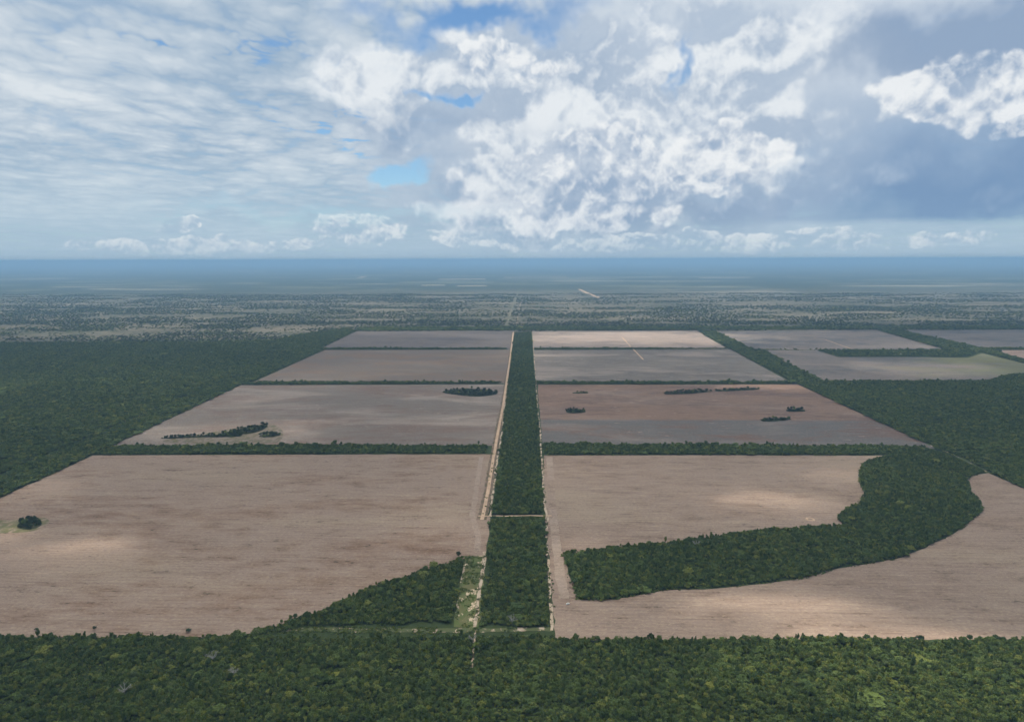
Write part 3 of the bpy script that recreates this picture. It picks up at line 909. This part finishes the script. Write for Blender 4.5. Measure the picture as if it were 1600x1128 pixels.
NVAR = 7
CROWN, TRUNK, WHOLE, LOW = [], [], [], []
CROWN_D, WHOLE_D = [], []
for s in range(NVAR):
    rr = np.random.default_rng(s + 90)
    h = rr.uniform(0.62, 0.95)
    cv, cf = crown_geo(s, 1.0, h, 26, 13, 0.19, 0.95)
    tv, tf = trunk_geo(s)
    CROWN.append(mesh('crown', cv, cf, [LEAF]))
    CROWN_D.append(mesh('crown_dark', cv, cf, [LEAF_DARK]))
    TRUNK.append(mesh('trunk', tv, tf, [BARK]))
    n = len(cv)
    for lst, lf in ((WHOLE, LEAF), (WHOLE_D, LEAF_DARK)):
        lst.append(mesh('whole_tree', cv + tv, cf + [tuple(i + n for i in q) for q in tf], [lf, BARK], [0] * len(cf) + [1] * len(tf)))
    lv, lf_ = crown_geo(s + 40, 1.0, h, 12, 8, 0.30, 0.95)
    LOW.append(mesh('far_tree', lv, lf_, [LEAF_DARK if s % 4 else LEAF]))


def src(name, meshes):
    return [bpy.data.objects.new(name + '_source', m) for m in meshes]     # never linked: only feed the scattered masses


SRC = src('tree', WHOLE)
SRC_LOW = src('far_tree', LOW)
MID = []
for s in range(NVAR):
    mv, mf = crown_geo(s + 70, 1.0, np.random.default_rng(s + 90).uniform(0.62, 0.95), 15, 9, 0.26, 0.95)
    MID.append(mesh('mid_tree', mv, mf, [LEAF]))


def scatter_group(name, objs):
    g = bpy.data.node_groups.new(name, 'GeometryNodeTree')
    g.interface.new_socket('Geometry', in_out='INPUT', socket_type='NodeSocketGeometry')
    g.interface.new_socket('Geometry', in_out='OUTPUT', socket_type='NodeSocketGeometry')
    N, Lk = g.nodes, g.links
    gi, go = N.new('NodeGroupInput'), N.new('NodeGroupOutput')
    jn = N.new('GeometryNodeJoinGeometry')
    for o in objs:
        oi = N.new('GeometryNodeObjectInfo')
        oi.inputs['Object'].default_value = o
        oi.inputs['As Instance'].default_value = True
        Lk.new(oi.outputs['Geometry'], jn.inputs[0])
    ip = N.new('GeometryNodeInstanceOnPoints')
    ip.inputs['Pick Instance'].default_value = True

    def attr(nm, t):
        a = N.new('GeometryNodeInputNamedAttribute')
        a.data_type = t
        a.inputs[0].default_value = nm
        return a.outputs[0]
    Lk.new(gi.outputs[0], ip.inputs['Points'])
    Lk.new(jn.outputs[0], ip.inputs['Instance'])
    Lk.new(attr('variant', 'INT'), ip.inputs['Instance Index'])
    e2r = N.new('FunctionNodeEulerToRotation')
    Lk.new(attr('turn', 'FLOAT_VECTOR'), e2r.inputs[0])
    Lk.new(e2r.outputs[0], ip.inputs['Rotation'])
    Lk.new(attr('size', 'FLOAT_VECTOR'), ip.inputs['Scale'])
    Lk.new(ip.outputs[0], go.inputs[0])
    return g


GN_TREE = scatter_group('tree_scatter', SRC)
GN_LOW = scatter_group('far_tree_scatter', SRC_LOW)
GN_MID = scatter_group('mid_tree_scatter', src('mid_tree', MID))
GN_DARK = scatter_group('dark_tree_scatter', src('dark_tree', WHOLE_D))
N_INST = 0


def scatter(name, px, py, rad_, hgt, group, label, cat, seed, nvar=NVAR, z=0.0):
    global N_INST
    r = np.random.default_rng(seed)
    n = len(px)
    N_INST += n
    me = bpy.data.meshes.new(name)
    me.vertices.add(n)
    co = np.zeros((n, 3), np.float32)
    co[:, 0], co[:, 1], co[:, 2] = px, py, z
    me.vertices.foreach_set('co', co.ravel())
    a = me.attributes.new('variant', 'INT', 'POINT')
    a.data.foreach_set('value', r.integers(0, nvar, n).astype(np.int32))
    a = me.attributes.new('turn', 'FLOAT_VECTOR', 'POINT')
    t = np.zeros((n, 3), np.float32)
    t[:, 2] = r.uniform(0, 6.283, n)
    t[:, :2] = r.normal(0, 0.06, (n, 2))
    a.data.foreach_set('vector', t.ravel())
    a = me.attributes.new('size', 'FLOAT_VECTOR', 'POINT')
    s = np.stack([rad_, rad_ * r.uniform(0.85, 1.15, n), hgt], 1).astype(np.float32)
    a.data.foreach_set('vector', s.ravel())
    me.update()
    o = link(name, me)
    md = o.modifiers.new('scatter', 'NODES')
    md.node_group = group
    return tag(o, label, cat, kind='stuff')


def in_view(px, py, margin=60.0):
    """keep what the camera, or one a step aside, could see"""
    return (np.abs(px + 0.02 * py) < 0.80 * py + margin) & (py > 520)


def fill(poly, spacing, seed, jitter=0.48):
    r = np.random.default_rng(seed)
    P = np.array(poly)
    x0, y0 = P.min(0)
    x1, y1 = P.max(0)
    gx, gy = np.meshgrid(np.arange(x0, x1, spacing), np.arange(y0, y1, spacing * 0.9))
    gx = gx + (np.arange(gx.shape[0]) % 2)[:, None] * spacing * 0.5
    gx = (gx + r.uniform(-jitter, jitter, gx.shape) * spacing).ravel()
    gy = (gy + r.uniform(-jitter, jitter, gy.shape) * spacing).ravel()
    k = inside(poly, gx, gy) & in_view(gx, gy)
    return gx[k], gy[k]


BREAKS = [(LINE['firebreak_left'][0], 6.0), (LINE['firebreak_right'][0], 4.2), (LINE['cross_track'][0], 5.2),
          (LINE['track_front'][0], 2.8), (LINE['dirt_road'][0], 7.0),
          ([(x, y - 9.0) for x, y in LINE['cross_track'][0]], 9.0), ([(x, y - 7.0) for x, y in LINE['firebreak_left'][0]], 4.5),
          ([(x, y - 5.0) for x, y in LINE['firebreak_right'][0]], 6.0)]


def keep_clear(px, py, hole=0.0):
    k = np.ones(px.shape, bool)
    for pts, d in BREAKS:
        P = np.array(pts)
        near = (px > P[:, 0].min() - 20) & (px < P[:, 0].max() + 20) & (py > P[:, 1].min() - 20) & (py < P[:, 1].max() + 20)
        if near.any():
            dd = np.full(px.shape, 1e9)
            dd[near] = line_dist(pts, px[near], py[near])
            k &= dd > d * (0.55 + 0.9 * fbm(px / 40, py / 40, 5))
    return k


CANOPY = {}


def forest(key, label, seed, spacing=5.2, rmean=4.3, hmean=6.6, low=False, name='forest', cat='forest'):
    px, py = fill(ragged(AREA[key], 16.0, 2.6, seed), spacing, seed)
    k = keep_clear(px, py)
    px, py = px[k], py[k]
    r = np.random.default_rng(seed + 77)
    big = fbm(px / 70, py / 70, seed)
    rr = rmean * np.exp(r.normal(0, 0.40, len(px))) * (0.55 + 0.75 * big)
    gap = fbm(px / 30, py / 30, seed + 5, 3) < 0.30          # small glades with only low growth
    rr, tall = np.where(gap, rr * 0.6, rr), r.random(len(px)) < 0.05
    rr = np.where(tall, rr * 1.4, rr)
    hh = hmean / 1.5 * np.exp(r.normal(0, 0.30, len(px))) * (0.70 + 0.5 * big) * np.where(tall, 1.35, 1.0) * np.where(gap, 0.45, 1.0)
    CANOPY[key] = (px, py, rr, hh)
    return name, px, py, rr, hh, GN_MID if low else GN_TREE, label, cat, seed


def place(t):
    name, px, py, rr, hh, g, lab, cat, seed = t
    return scatter(name, px, py, rr, hh, g, lab, cat, seed)


def tree_thing(name, x, y, r_, h_, var, label, cat, group=None, dark=False, turn=None):
    t = link(name, None)
    t.empty_display_size = 0.5
    t.location = (x, y, 0)
    t.scale = (r_, r_, h_)
    t.rotation_euler = (0, 0, random.uniform(0, 6.28) if turn is None else turn)
    link('trunk', TRUNK[var], t)
    link('crown', (CROWN_D if dark else CROWN)[var], t)
    return tag(t, label, cat, group)


# front forest: the nearest trees are things of their own, the rest is one mass
name, px, py, rr, hh, g, lab, cat, sd = forest('forest_front', 'dense green scrub forest along the bottom of the view', 11, 2.95, 2.1, 4.9)
vis = (py > 612) & (np.abs(px + 0.027 * py) < 0.74 * py)
score = np.where(vis, rr * hh / np.hypot(py, 450.0), -1)
pick = np.argsort(-score)[:300]
for i in pick:
    tree_thing('canopy_tree', float(px[i]), float(py[i]), float(rr[i]), float(hh[i]), int(i) % NVAR,
               'large rounded green tree standing out of the front forest canopy', 'tree', 'large trees of the front forest')
rest = np.ones(len(px), bool)
rest[pick] = False
scatter(name, px[rest], py[rest], rr[rest], hh[rest], g, lab, cat, sd)

for t in (('forest_strip', 'long straight strip of forest running up the middle', 12, 3.4, 2.4, 5.0),
          ('forest_triangle', 'small wedge of forest between the near left field and the grassy clearing', 13, 3.1, 2.2, 4.9),
          ('forest_crescent', 'crescent of dark green forest curving through the near right field', 14, 3.3, 2.4, 5.1),
          ('forest_right', 'broad block of forest filling the right side', 15, 4.8, 3.6, 5.6, True),
          ('forest_left', 'broad block of forest filling the left side', 16, 5.4, 4.0, 5.8, True)):
    place(forest(*t))
BELTS = (('belt_first_left', 'first windbreak belt of trees left of the dirt road', 4.2, 3.2, 5.8),
         ('belt_first_right', 'first windbreak belt of trees right of the central strip', 4.2, 3.2, 5.8),
         ('belt_second_left', 'second windbreak belt left of the dirt road', 4.6, 3.5, 5.8),
         ('belt_second_right', 'second windbreak belt right of the central strip', 4.6, 3.5, 5.8),
         ('belt_third_left', 'third thin windbreak belt left of the dirt road', 5.2, 4.0, 6.0),
         ('belt_third_right', 'third thin windbreak belt right of the central strip', 5.2, 4.0, 6.0),
         ('belt_far', 'far tree belt closing off the upper edge of the fields', 11.0, 7.5, 8.0),
         ('belt_diagonal', 'tree belt slanting down between the right hand fields', 7.0, 5.6, 7.0),
         ('belt_diagonal_outer', 'outer slanting tree belt at the far right', 7.0, 5.6, 7.0),
         ('belt_third_east', 'loose belt of trees round the farmstead', 10.0, 5.0, 7.0),
         ('belt_third_outer', 'thin tree belt at the far right edge', 5.2, 4.0, 6.0))
for i, (k, lab, sp, rm, hm) in enumerate(BELTS):
    place(forest(k, lab, 60 + i, sp, rm, hm, True, name='tree_belt', cat='tree belt'))

# savanna trees beyond the fields
def savanna():
    r = np.random.default_rng(5)
    X_, Y_ = [], []
    for y0, y1, sp in ((3500, 5000, 20.0), (5000, 6500, 25.0), (6500, 9000, 34.0)):
        gx, gy = np.meshgrid(np.arange(-0.80 * y1, 0.80 * y1, sp), np.arange(y0, y1, sp))
        X_.append((gx + r.uniform(-.5, .5, gx.shape) * sp).ravel())
        Y_.append((gy + r.uniform(-.5, .5, gx.shape) * sp).ravel())
    x, y = np.concatenate(X_), np.concatenate(Y_)
    k = in_view(x, y)
    x, y = x[k], y[k]
    edge = y + (fbm(x / 900, y / 620, 3) - 0.5) * 500
    for key in AREA:
        if key.startswith('field') or key.startswith('forest') or key.startswith('belt'):
            m = ~inside(AREA[key], x, y)
            x, y, edge = x[m], y[m], edge[m]
    dens = fbm(x / 420, y / 230, 9, 5)
    row = vnoise(x / 3000, y / 260, 4)
    p = np.clip((dens - 0.44) * 4.2 + (row - 0.5) * 1.4 + 0.38, 0.04, 0.95)
    k = (r.random(len(x)) < p)
    # keep the slightly pale continuing tracks open
    for key in ('far_track', 'far_airstrip'):
        k &= line_dist(LINE[key][0], x, y) > 16
    return x[k], y[k]


sx, sy = savanna()
rs = np.random.default_rng(6)
scatter('savanna_trees', sx, sy, rs.uniform(4.5, 10.5, len(sx)) * (0.6 + sy / 11000), rs.uniform(3.6, 6.5, len(sx)) * (0.6 + sy / 11000), GN_LOW,
        'scattered trees on the grazed savanna beyond the fields', 'savanna trees', 71)

# low growth on verges, clearing and firebreak
def bushes(pts_fn, n, label, seed, r0=0.7, r1=1.7, name='shrubs'):
    x, y = pts_fn(np.random.default_rng(seed), n)
    r = np.random.default_rng(seed + 1)
    s = r.uniform(r0, r1, len(x))
    scatter(name, x, y, s, s * r.uniform(0.6, 1.1, len(x)), GN_MID, label, 'shrubs', seed, z=-0.4)


def along(pts, off0, off1):
    P = np.array(pts)

    def f(r, n):
        seg = np.linalg.norm(np.diff(P, axis=0), axis=1)
        cum = np.concatenate([[0], np.cumsum(seg)])
        u = r.uniform(0, cum[-1], n)
        i = np.clip(np.searchsorted(cum, u) - 1, 0, len(seg) - 1)
        t = (u - cum[i]) / seg[i]
        p = P[i] + (P[i + 1] - P[i]) * t[:, None]
        d = (P[i + 1] - P[i]) / seg[i][:, None]
        o = r.uniform(off0, off1, n)
        x, y = p[:, 0] - d[:, 1] * o, p[:, 1] + d[:, 0] * o
        k = fbm(x / 25, y / 25, 8) > 0.48
        return x[k], y[k]
    return f


def within(poly, thr=0.45):
    P = np.array(poly)

    def f(r, n):
        x = r.uniform(P[:, 0].min(), P[:, 0].max(), n)
        y = r.uniform(P[:, 1].min(), P[:, 1].max(), n)
        k = inside(poly, x, y) & (fbm(x / 16, y / 16, 21) > thr)
        return x[k], y[k]
    return f


bushes(along(LINE['dirt_road'][0], 5.0, 9.0), 300, 'low shrubs on the left verge of the dirt road', 81)
bushes(along(LINE['dirt_road'][0], -10.0, -5.0), 500, 'low shrubs between the dirt road and the forest strip', 82)
bushes(within(AREA['grass_strip'], 0.42), 3600, 'low green growth over the sandy clearing', 83, 0.35, 1.2)
def edge_scrub(key, label, seed, per_m=0.22, w=4.0):
    P_ = AREA[key]
    L_ = sum(math.hypot(P_[i][0] - P_[i - 1][0], P_[i][1] - P_[i - 1][1]) for i in range(len(P_)))
    f = along(list(P_) + [P_[0]], -w, w)

    def g(r, n):
        x, y = f(r, n)
        k = in_view(x, y)
        return x[k], y[k]
    bushes(g, int(L_ * per_m), label, seed, 0.5, 1.9, 'edge_scrub')


edge_scrub('forest_crescent', 'loose scrub fringing the crescent forest', 85, 0.5)
edge_scrub('forest_triangle', 'loose scrub fringing the forest wedge', 86, 0.6)
edge_scrub('forest_strip', 'loose scrub fringing the central forest strip', 87, 0.25, 3.0)
edge_scrub('belt_first_left', 'loose scrub fringing the first left windbreak', 88, 0.4)
edge_scrub('belt_first_right', 'loose scrub fringing the first right windbreak', 89, 0.4)
edge_scrub('field_near_left', 'low scrub on the margin of the near left field', 90, 0.25, 3.0)
edge_scrub('field_near_right', 'low scrub on the margin of the near right field', 91, 0.25, 3.0)
bushes(along(LINE['firebreak_front'][0], -9.0, 7.0), 1300, 'low growth on the firebreak behind the front forest', 84)


# ---- single trees along the front forest's edge
EDGE_TXT = ['small dark lone tree on the edge of the near left field, leftmost',
            'umbrella shaped dark tree on the front forest edge, second from the left',
            'broad dark tree beside the pale bare line on the near left field',
            'leaning green tree on the forest edge near the lower left corner of the right field',
            'tall bushy tree on the front forest edge below the pale sunlit soil',
            'slim dark tree just right of the tall bushy tree on the front forest edge',
            'wide crowned tree on the front forest edge below the right field',
            'low spreading green tree on the forest edge under the right field',
            'dark tree rising highest above the forest edge near the right border',
            'rounded tree on the forest edge, rightmost']
EDGE_SIZE = [(1.9, 2.0), (2.6, 3.3), (3.4, 2.5), (3.8, 4.9), (4.4, 5.0), (2.6, 4.4), (5.0, 4.7), (4.8, 4.3), (3.6, 5.4), (4.4, 4.5)]
for i, (p, s, txt) in enumerate(zip(EDGE_TREES, EDGE_SIZE, EDGE_TXT)):
    tree_thing('lone_tree', p[0], p[1] - (0.0 if i < 3 else 12.0), s[0], s[1], i % NVAR, txt, 'tree', 'single trees on the front forest edge', dark=True)
tree_thing('lone_tree', TALL[0], TALL[1], 4.6, 5.6, 3, 'tall dark tree at the top corner of the forest wedge', 'tree', dark=True)


# ---- leafless grey trees standing in the canopy
def bare_tree(x, y, hgt, seed, label):
    r = np.random.default_rng(seed)
    t = link('leafless_tree', None)
    t.empty_display_size = 0.5
    t.location = (x, y, 0)
    V, Fc = [], []
    tube(V, Fc, (0, 0, -0.5), (0.2, 0.1, hgt * 0.55), 0.42, 0.30, 7)
    link('trunk', mesh('trunk', V, Fc, [BARK_PALE]), t)
    for k in range(11):
        V, Fc = [], []
        a = k * 2.4 + r.uniform(-.4, .4)
        b0 = np.array((0.1, 0.05, hgt * r.uniform(0.38, 0.54)))
        out = hgt * r.uniform(0.32, 0.55)
        b1 = b0 + np.array((math.cos(a) * out * .6, math.sin(a) * out * .6, hgt * r.uniform(.18, .32)))
        b2 = b1 + np.array((math.cos(a + .3) * out * .6, math.sin(a + .3) * out * .6, hgt * r.uniform(.08, .28)))
        tube(V, Fc, b0, b1, 0.27, 0.19, 5)
        tube(V, Fc, b1, b2, 0.19, 0.09, 5)
        for q in range(3):
            a2 = a + r.uniform(-1.2, 1.2)
            tube(V, Fc, b1 + (b2 - b1) * r.uniform(0, .8), b1 + np.array((math.cos(a2) * out * .7, math.sin(a2) * out * .7, hgt * r.uniform(.1, .35))), 0.12, 0.06, 4)
        link('branch', mesh('branch', V, Fc, [BARK_PALE]), t)
    return tag(t, label, 'tree', 'leafless trees in the canopy')


BARE_TXT = ['leafless pale grey tree in the front forest, below the near left field',
            'leafless grey tree low in the front forest, nearest the bottom left corner',
            'faint leafless tree just behind the pale bare tree of the front forest',
            'leafless white tree near the lower end of the central strip',
            'leafless grey tree in the middle of the crescent forest',
            'leafless grey tree where the faint track enters the front forest']
for i, (p, txt) in enumerate(zip(BARE, BARE_TXT)):
    bare_tree(p[0], p[1], (12.5, 12.0, 9.5, 11.0, 11.5, 9.0)[i], 200 + i, txt)

def rounded(poly, n=2):
    P_ = [np.array(p, float) for p in poly]
    for _ in range(n):
        Q_ = []
        for i in range(len(P_)):
            a, b_ = P_[i], P_[(i + 1) % len(P_)]
            Q_ += [a * 0.75 + b_ * 0.25, a * 0.25 + b_ * 0.75]
        P_ = Q_
    return [tuple(p) for p in P_]


GROVE = {k: rounded(v) for k, v in GROVE.items()}

# ---- groves on the fields
GROVE_TXT = {
    'near_left': ('dark tree in the small grove at the left border of the near left field', 20, 3.6, 8.0),
    'long_a': ('low dark tree in the long thin row above the first left windbreak', 40, 3.8, 7.0),
    'long_b': ('tall dark tree in the grove rising at the right of the long row', 45, 4.4, 9.0),
    'long_c': ('dark tree in the small separate clump right of the long row', 14, 4.2, 8.5),
    'oval': ('dark tree in the oval grove beside the dirt road', 50, 5.0, 7.5),
    'flat': ('low dark bush in the flat clump near the top of the second right field', 8, 4.0, 4.2),
    'box': ('dark tree in the compact boxy clump near the central strip', 16, 3.8, 9.0),
    'chain_a': ('dark tree in the left part of the long chain of trees', 30, 4.8, 7.8),
    'chain_b': ('dark tree in the thin right part of the long chain of trees', 25, 4.6, 6.6),
    'east_a': ('dark tree in the small clump nearest the slanting field edge', 14, 4.4, 8.5),
    'east_b': ('dark tree in the low clump left of the slanting field edge', 18, 4.4, 7.5)}
HALO = mat_soil('rough_grass', (0.105, 0.100, 0.060), (0.135, 0.112, 0.080), 14, ((0.178, 0.148, 0.130), 0.49))
PALEG = mat_soil('pale_grass', (0.175, 0.160, 0.090), (0.120, 0.118, 0.062), 15, ((0.265, 0.200, 0.160), 0.52))
sheet('pale_grass', GROVE['pale_halo'], PALEG, 0.33, 'pale green grass patch round the small grove at the left border', 'grass', 4.0, 396)
sheet('rough_grass', GROVE['grass_halo'], HALO, 0.33, 'rough grass round the long dark grove on the second left field', 'grass', 9.0, 395)
for gi_, (key, (txt, cnt, r0, h0)) in enumerate(GROVE_TXT.items()):
    gx, gy = fill(GROVE[key], 3.0, 300 + gi_, 0.45)
    rg = np.random.default_rng(330 + gi_)
    kk = rg.permutation(len(gx))
    sel = []
    dmin = math.sqrt(len(gx) * 8.1 / cnt) * 0.72
    for q in kk:                                   # spread them out unevenly
        if all((gx[q] - gx[w]) ** 2 + (gy[q] - gy[w]) ** 2 > dmin * dmin for w in sel):
            sel.append(q)
        if len(sel) >= cnt:
            break
    for i in sel:
        tree_thing('grove_tree', float(gx[i]), float(gy[i]), r0 * rg.uniform(0.7, 1.35), h0 / 1.5 * rg.uniform(0.6, 1.4), int(rg.integers(NVAR)),
                   txt, 'tree', 'trees of the ' + key.replace('_', ' ') + ' grove', dark=bool(rg.random() < 0.75))

# dark undergrowth that fills the groves
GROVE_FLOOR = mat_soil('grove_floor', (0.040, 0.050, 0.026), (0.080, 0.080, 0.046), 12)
for gi_, key in enumerate(GROVE_TXT):
    o_ = sheet('grove_floor', GROVE[key], GROVE_FLOOR, 0.4, 'dark ground under the ' + GROVE_TXT[key][0].split(' in the ')[1], 'ground', 3.0, 400 + gi_)
    gx, gy = fill(GROVE[key], 4.6 if key != 'flat' else 6.5, 420 + gi_)
    kk = fbm(gx / 14, gy / 14, 50 + gi_) > 0.36
    gx, gy = gx[kk], gy[kk]
    rg = np.random.default_rng(440 + gi_)
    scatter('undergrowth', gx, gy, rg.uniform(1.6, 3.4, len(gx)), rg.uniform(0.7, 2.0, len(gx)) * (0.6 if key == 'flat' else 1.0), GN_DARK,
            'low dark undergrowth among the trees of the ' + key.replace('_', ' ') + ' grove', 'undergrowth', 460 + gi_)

# ================================================================== farmstead
WHITE = mat_plain('white_sheet_roof', (0.78, 0.78, 0.76), 0.5, 0.06, 0.4)
WALLM = mat_plain('limewashed_wall', (0.62, 0.58, 0.52), 0.9, 0.1, 0.6)
ROOFRED = mat_plain('faded_red_roof', (0.34, 0.20, 0.15), 0.85, 0.2, 0.5)
DARK = mat_plain('dark_opening', (0.03, 0.03, 0.035), 0.5, 0.1)
RUBBER = mat_plain('rubber', (0.03, 0.03, 0.03), 0.9, 0.1)
PAINT = mat_plain('white_paint', (0.80, 0.80, 0.80), 0.35, 0.03)


def box_geo(V, Fc, x0, x1, y0, y1, z0, z1):
    k = len(V)
    V += [(x0, y0, z0), (x1, y0, z0), (x1, y1, z0), (x0, y1, z0), (x0, y0, z1), (x1, y0, z1), (x1, y1, z1), (x0, y1, z1)]
    Fc += [tuple(k + i for i in q) for q in ((3, 2, 1, 0), (4, 5, 6, 7), (0, 1, 5, 4), (1, 2, 6, 5), (2, 3, 7, 6), (3, 0, 4, 7))]


def box(name, m, parent, *a):
    V, Fc = [], []
    box_geo(V, Fc, *a)
    return link(name, mesh(name, V, Fc, [m]), parent)


def building(p, L, W, wall_h, ridge, roofm, label, rot=0.0, name='farm_building'):
    t = link(name, None)
    t.location = (p[0], p[1], 0.3)
    t.rotation_euler = (0, 0, rot)
    box('wall', WALLM, t, -L / 2, L / 2, -W / 2, W / 2, 0, wall_h)
    e, th = 0.6, 0.15
    l, w = L / 2 + e, W / 2 + e
    V = [(-l, -w, wall_h), (l, -w, wall_h), (l, 0, ridge), (-l, 0, ridge), (-l, w, wall_h), (l, w, wall_h)]
    V += [(x, y, z + th) for x, y, z in V]
    F_ = [(6, 7, 8, 9), (9, 8, 11, 10), (0, 3, 2, 1), (3, 4, 5, 2), (0, 1, 7, 6), (4, 10, 11, 5), (0, 6, 9, 3), (3, 9, 10, 4), (1, 2, 8, 7), (2, 5, 11, 8)]
    link('roof', mesh('roof', V, F_, [roofm]), t)
    for s in (-1, 1):
        V, Fc = [], []
        k = len(V)
        V += [(s * L / 2, -W / 2, wall_h), (s * L / 2, W / 2, wall_h), (s * L / 2, 0, ridge)]
        Fc.append((0, 1, 2))
        link('gable', mesh('gable', V, Fc, [WALLM]), t)
    box('door', DARK, t, -0.8, 0.8, -W / 2 - 0.06, -W / 2 - 0.01, 0, 2.2)
    for k in (-0.30, 0.30):
        box('window', DARK, t, k * L - 0.6, k * L + 0.6, -W / 2 - 0.05, -W / 2 - 0.01, 1.0, 2.1)
    return tag(t, label, 'building')


building(FARM[0], 15, 8, 3.0, 5.4, ROOFRED, 'faded red roofed farmhouse among the farmstead trees', 0.1)
building(FARM[1], 11, 9, 4.2, 7.6, WHITE, 'tall white roofed barn in the middle of the farmstead', 0.0)
building(FARM[2], 9, 7, 3.4, 6.0, WHITE, 'small white roofed hut between the barn and the long shed', -0.1)
building(FARM[3], 25, 11, 3.8, 6.4, WHITE, 'long low white roofed shed at the front of the farmstead', 0.02)


def vehicle(p, rot):
    t = link('parked_vehicle', None)
    t.location = (p[0], p[1], 0.26)
    t.rotation_euler = (0, 0, rot)
    prof = [(-2.5, 0.5), (2.45, 0.5), (2.55, 0.9), (2.4, 1.12), (1.1, 1.2), (-2.5, 1.18)]
    V = [(x, y, z) for y in (-0.92, 0.92) for x, z in prof]
    n = len(prof)
    F_ = [tuple(range(n)), tuple(range(2 * n - 1, n - 1, -1))] + [(i, i + n, (i + 1) % n + n, (i + 1) % n) for i in range(n)]
    link('body', mesh('body', V, F_, [PAINT]), t)
    prof = [(-1.0, 1.19), (1.15, 1.19), (0.45, 1.82), (-0.85, 1.84)]
    V = [(x, s * (0.86 if z < 1.5 else 0.72), z) for s in (-1, 1) for x, z in prof]
    cab = link('cabin', mesh('cabin', V, [(0, 1, 2, 3), (7, 6, 5, 4), (0, 4, 5, 1), (1, 5, 6, 2), (2, 6, 7, 3), (3, 7, 4, 0)], [PAINT]), t)
    link('windscreen', mesh('windscreen', [(1.10, -0.78, 1.26), (1.10, 0.78, 1.26), (0.52, 0.66, 1.79), (0.52, -0.66, 1.79)], [(0, 1, 2, 3)], [DARK]), cab).location.x = 0.03
    for s in (-1, 1):
        link('side_window', mesh('side_window', [(-0.8, s * 0.87, 1.3), (0.85, s * 0.87, 1.3), (0.4, s * 0.76, 1.74), (-0.75, s * 0.76, 1.74)], [(0, 1, 2, 3)], [DARK]), cab)
    for wx in (-1.6, 1.6):
        for s in (-1, 1):
            V, Fc = [], []
            tube(V, Fc, (wx, s * 0.72, 0.38), (wx, s * 0.95, 0.38), 0.38, 0.38, 14)
            Fc.append(tuple(range(13, -1, -1)))
            Fc.append(tuple(range(14, 28)))
            link('wheel', mesh('wheel', V, Fc, [RUBBER]), t)
    return tag(t, 'small white vehicle parked on the near right field by the tip of the crescent forest', 'vehicle')


vehicle(TRUCK, 0.5)


# ================================================================== broken cloud overhead (out of frame, shades the fields)
def overhead_cloud():
    z0 = 3000.0
    k = (z0) / SUN_DIR.z
    ox, oy = SUN_DIR.x * k, SUN_DIR.y * k
    n = 220
    xs = np.linspace(-4200, 4200, n)
    ys = np.linspace(-1500, 5200, n)
    gx, gy = np.meshgrid(xs, ys)                 # ground points that each cloud column shades
    th = 150 + 160 * fbm(gx / 520, gy / 420, 31, 4)
    th *= np.clip((fbm(gx / 1500, gy / 1100, 44, 3) - 0.22) * 3.2, 0, 1)
    for x, y, rx, ry, s in SUN_PATCH:
        wx = (fbm(gx / 90, gy / 60, 5) - 0.5) * rx * 1.2
        wy = (fbm(gx / 90, gy / 60, 6) - 0.5) * ry * 1.2
        d = ((gx - x + wx) / rx) ** 2 + ((gy - y + wy) / ry) ** 2
        u = np.clip((1.75 - d) / 1.3, 0, 1)
        th *= 1 - s * u * u * (3 - 2 * u)
    th[0, :] = th[-1, :] = th[:, 0] = th[:, -1] = 0
    edge = np.minimum(np.minimum((gx + 4200), (4200 - gx)), np.minimum(gy + 1500, 5200 - gy)) / 700
    th *= np.clip(edge, 0, 1)
    V, top, bot = [], {}, {}
    for j in range(n):
        for i in range(n):
            t = th[j, i]
            top[j, i] = len(V)
            V.append((gx[j, i] + ox, gy[j, i] + oy, z0 + 0.65 * t))
            if t > 4.0:
                bot[j, i] = len(V)
                V.append((gx[j, i] + ox, gy[j, i] + oy, z0 - 0.35 * t))
            else:
                bot[j, i] = top[j, i]
                V[top[j, i]] = (gx[j, i] + ox, gy[j, i] + oy, z0)
    Fc = []
    for j in range(n - 1):
        for i in range(n - 1):
            a = (top[j, i], top[j, i + 1], top[j + 1, i + 1], top[j + 1, i])
            b = (bot[j + 1, i], bot[j + 1, i + 1], bot[j, i + 1], bot[j, i])
            if set(a) == set(b):
                continue
            for q in (a, b):
                Fc.append((q[0], q[1], q[2]))
                Fc.append((q[0], q[2], q[3]))
    m = bpy.data.materials.new('cloud_vapour')
    m.use_nodes = True
    nt = m.node_tree
    nt.nodes.clear()
    v = nt.nodes.new('ShaderNodeVolumePrincipled')
    v.inputs['Color'].default_value = (1, 1, 1, 1)
    v.inputs['Density'].default_value = 0.0066
    v.inputs['Anisotropy'].default_value = 0.5
    o = nt.nodes.new('ShaderNodeOutputMaterial')
    nt.links.new(v.outputs[0], o.inputs['Volume'])
    c = link('cloud', mesh('cloud', V, Fc, [m]))
    tag(c, 'thin broken cloud layer high above the fields', 'cloud', kind='stuff')


overhead_cloud()


# ================================================================== haze
def haze():
    m = bpy.data.materials.new('haze_air')
    m.use_nodes = True
    nt = m.node_tree
    nt.nodes.clear()
    v = nt.nodes.new('ShaderNodeVolumePrincipled')
    v.inputs['Color'].default_value = (0.33, 0.56, 0.85, 1)
    v.inputs['Density'].default_value = 6.4e-5
    o = nt.nodes.new('ShaderNodeOutputMaterial')
    nt.links.new(v.outputs[0], o.inputs['Volume'])
    V, Fc = [], []
    e = GROUND_R + 500
    box_geo(V, Fc, -e, e, -e, e, -1.0, 470.0)
    tag(link('haze', mesh('haze', V, Fc, [m])), 'pale blue haze over the plain', 'haze', kind='stuff')


haze()
print('INSTANCES', N_INST)
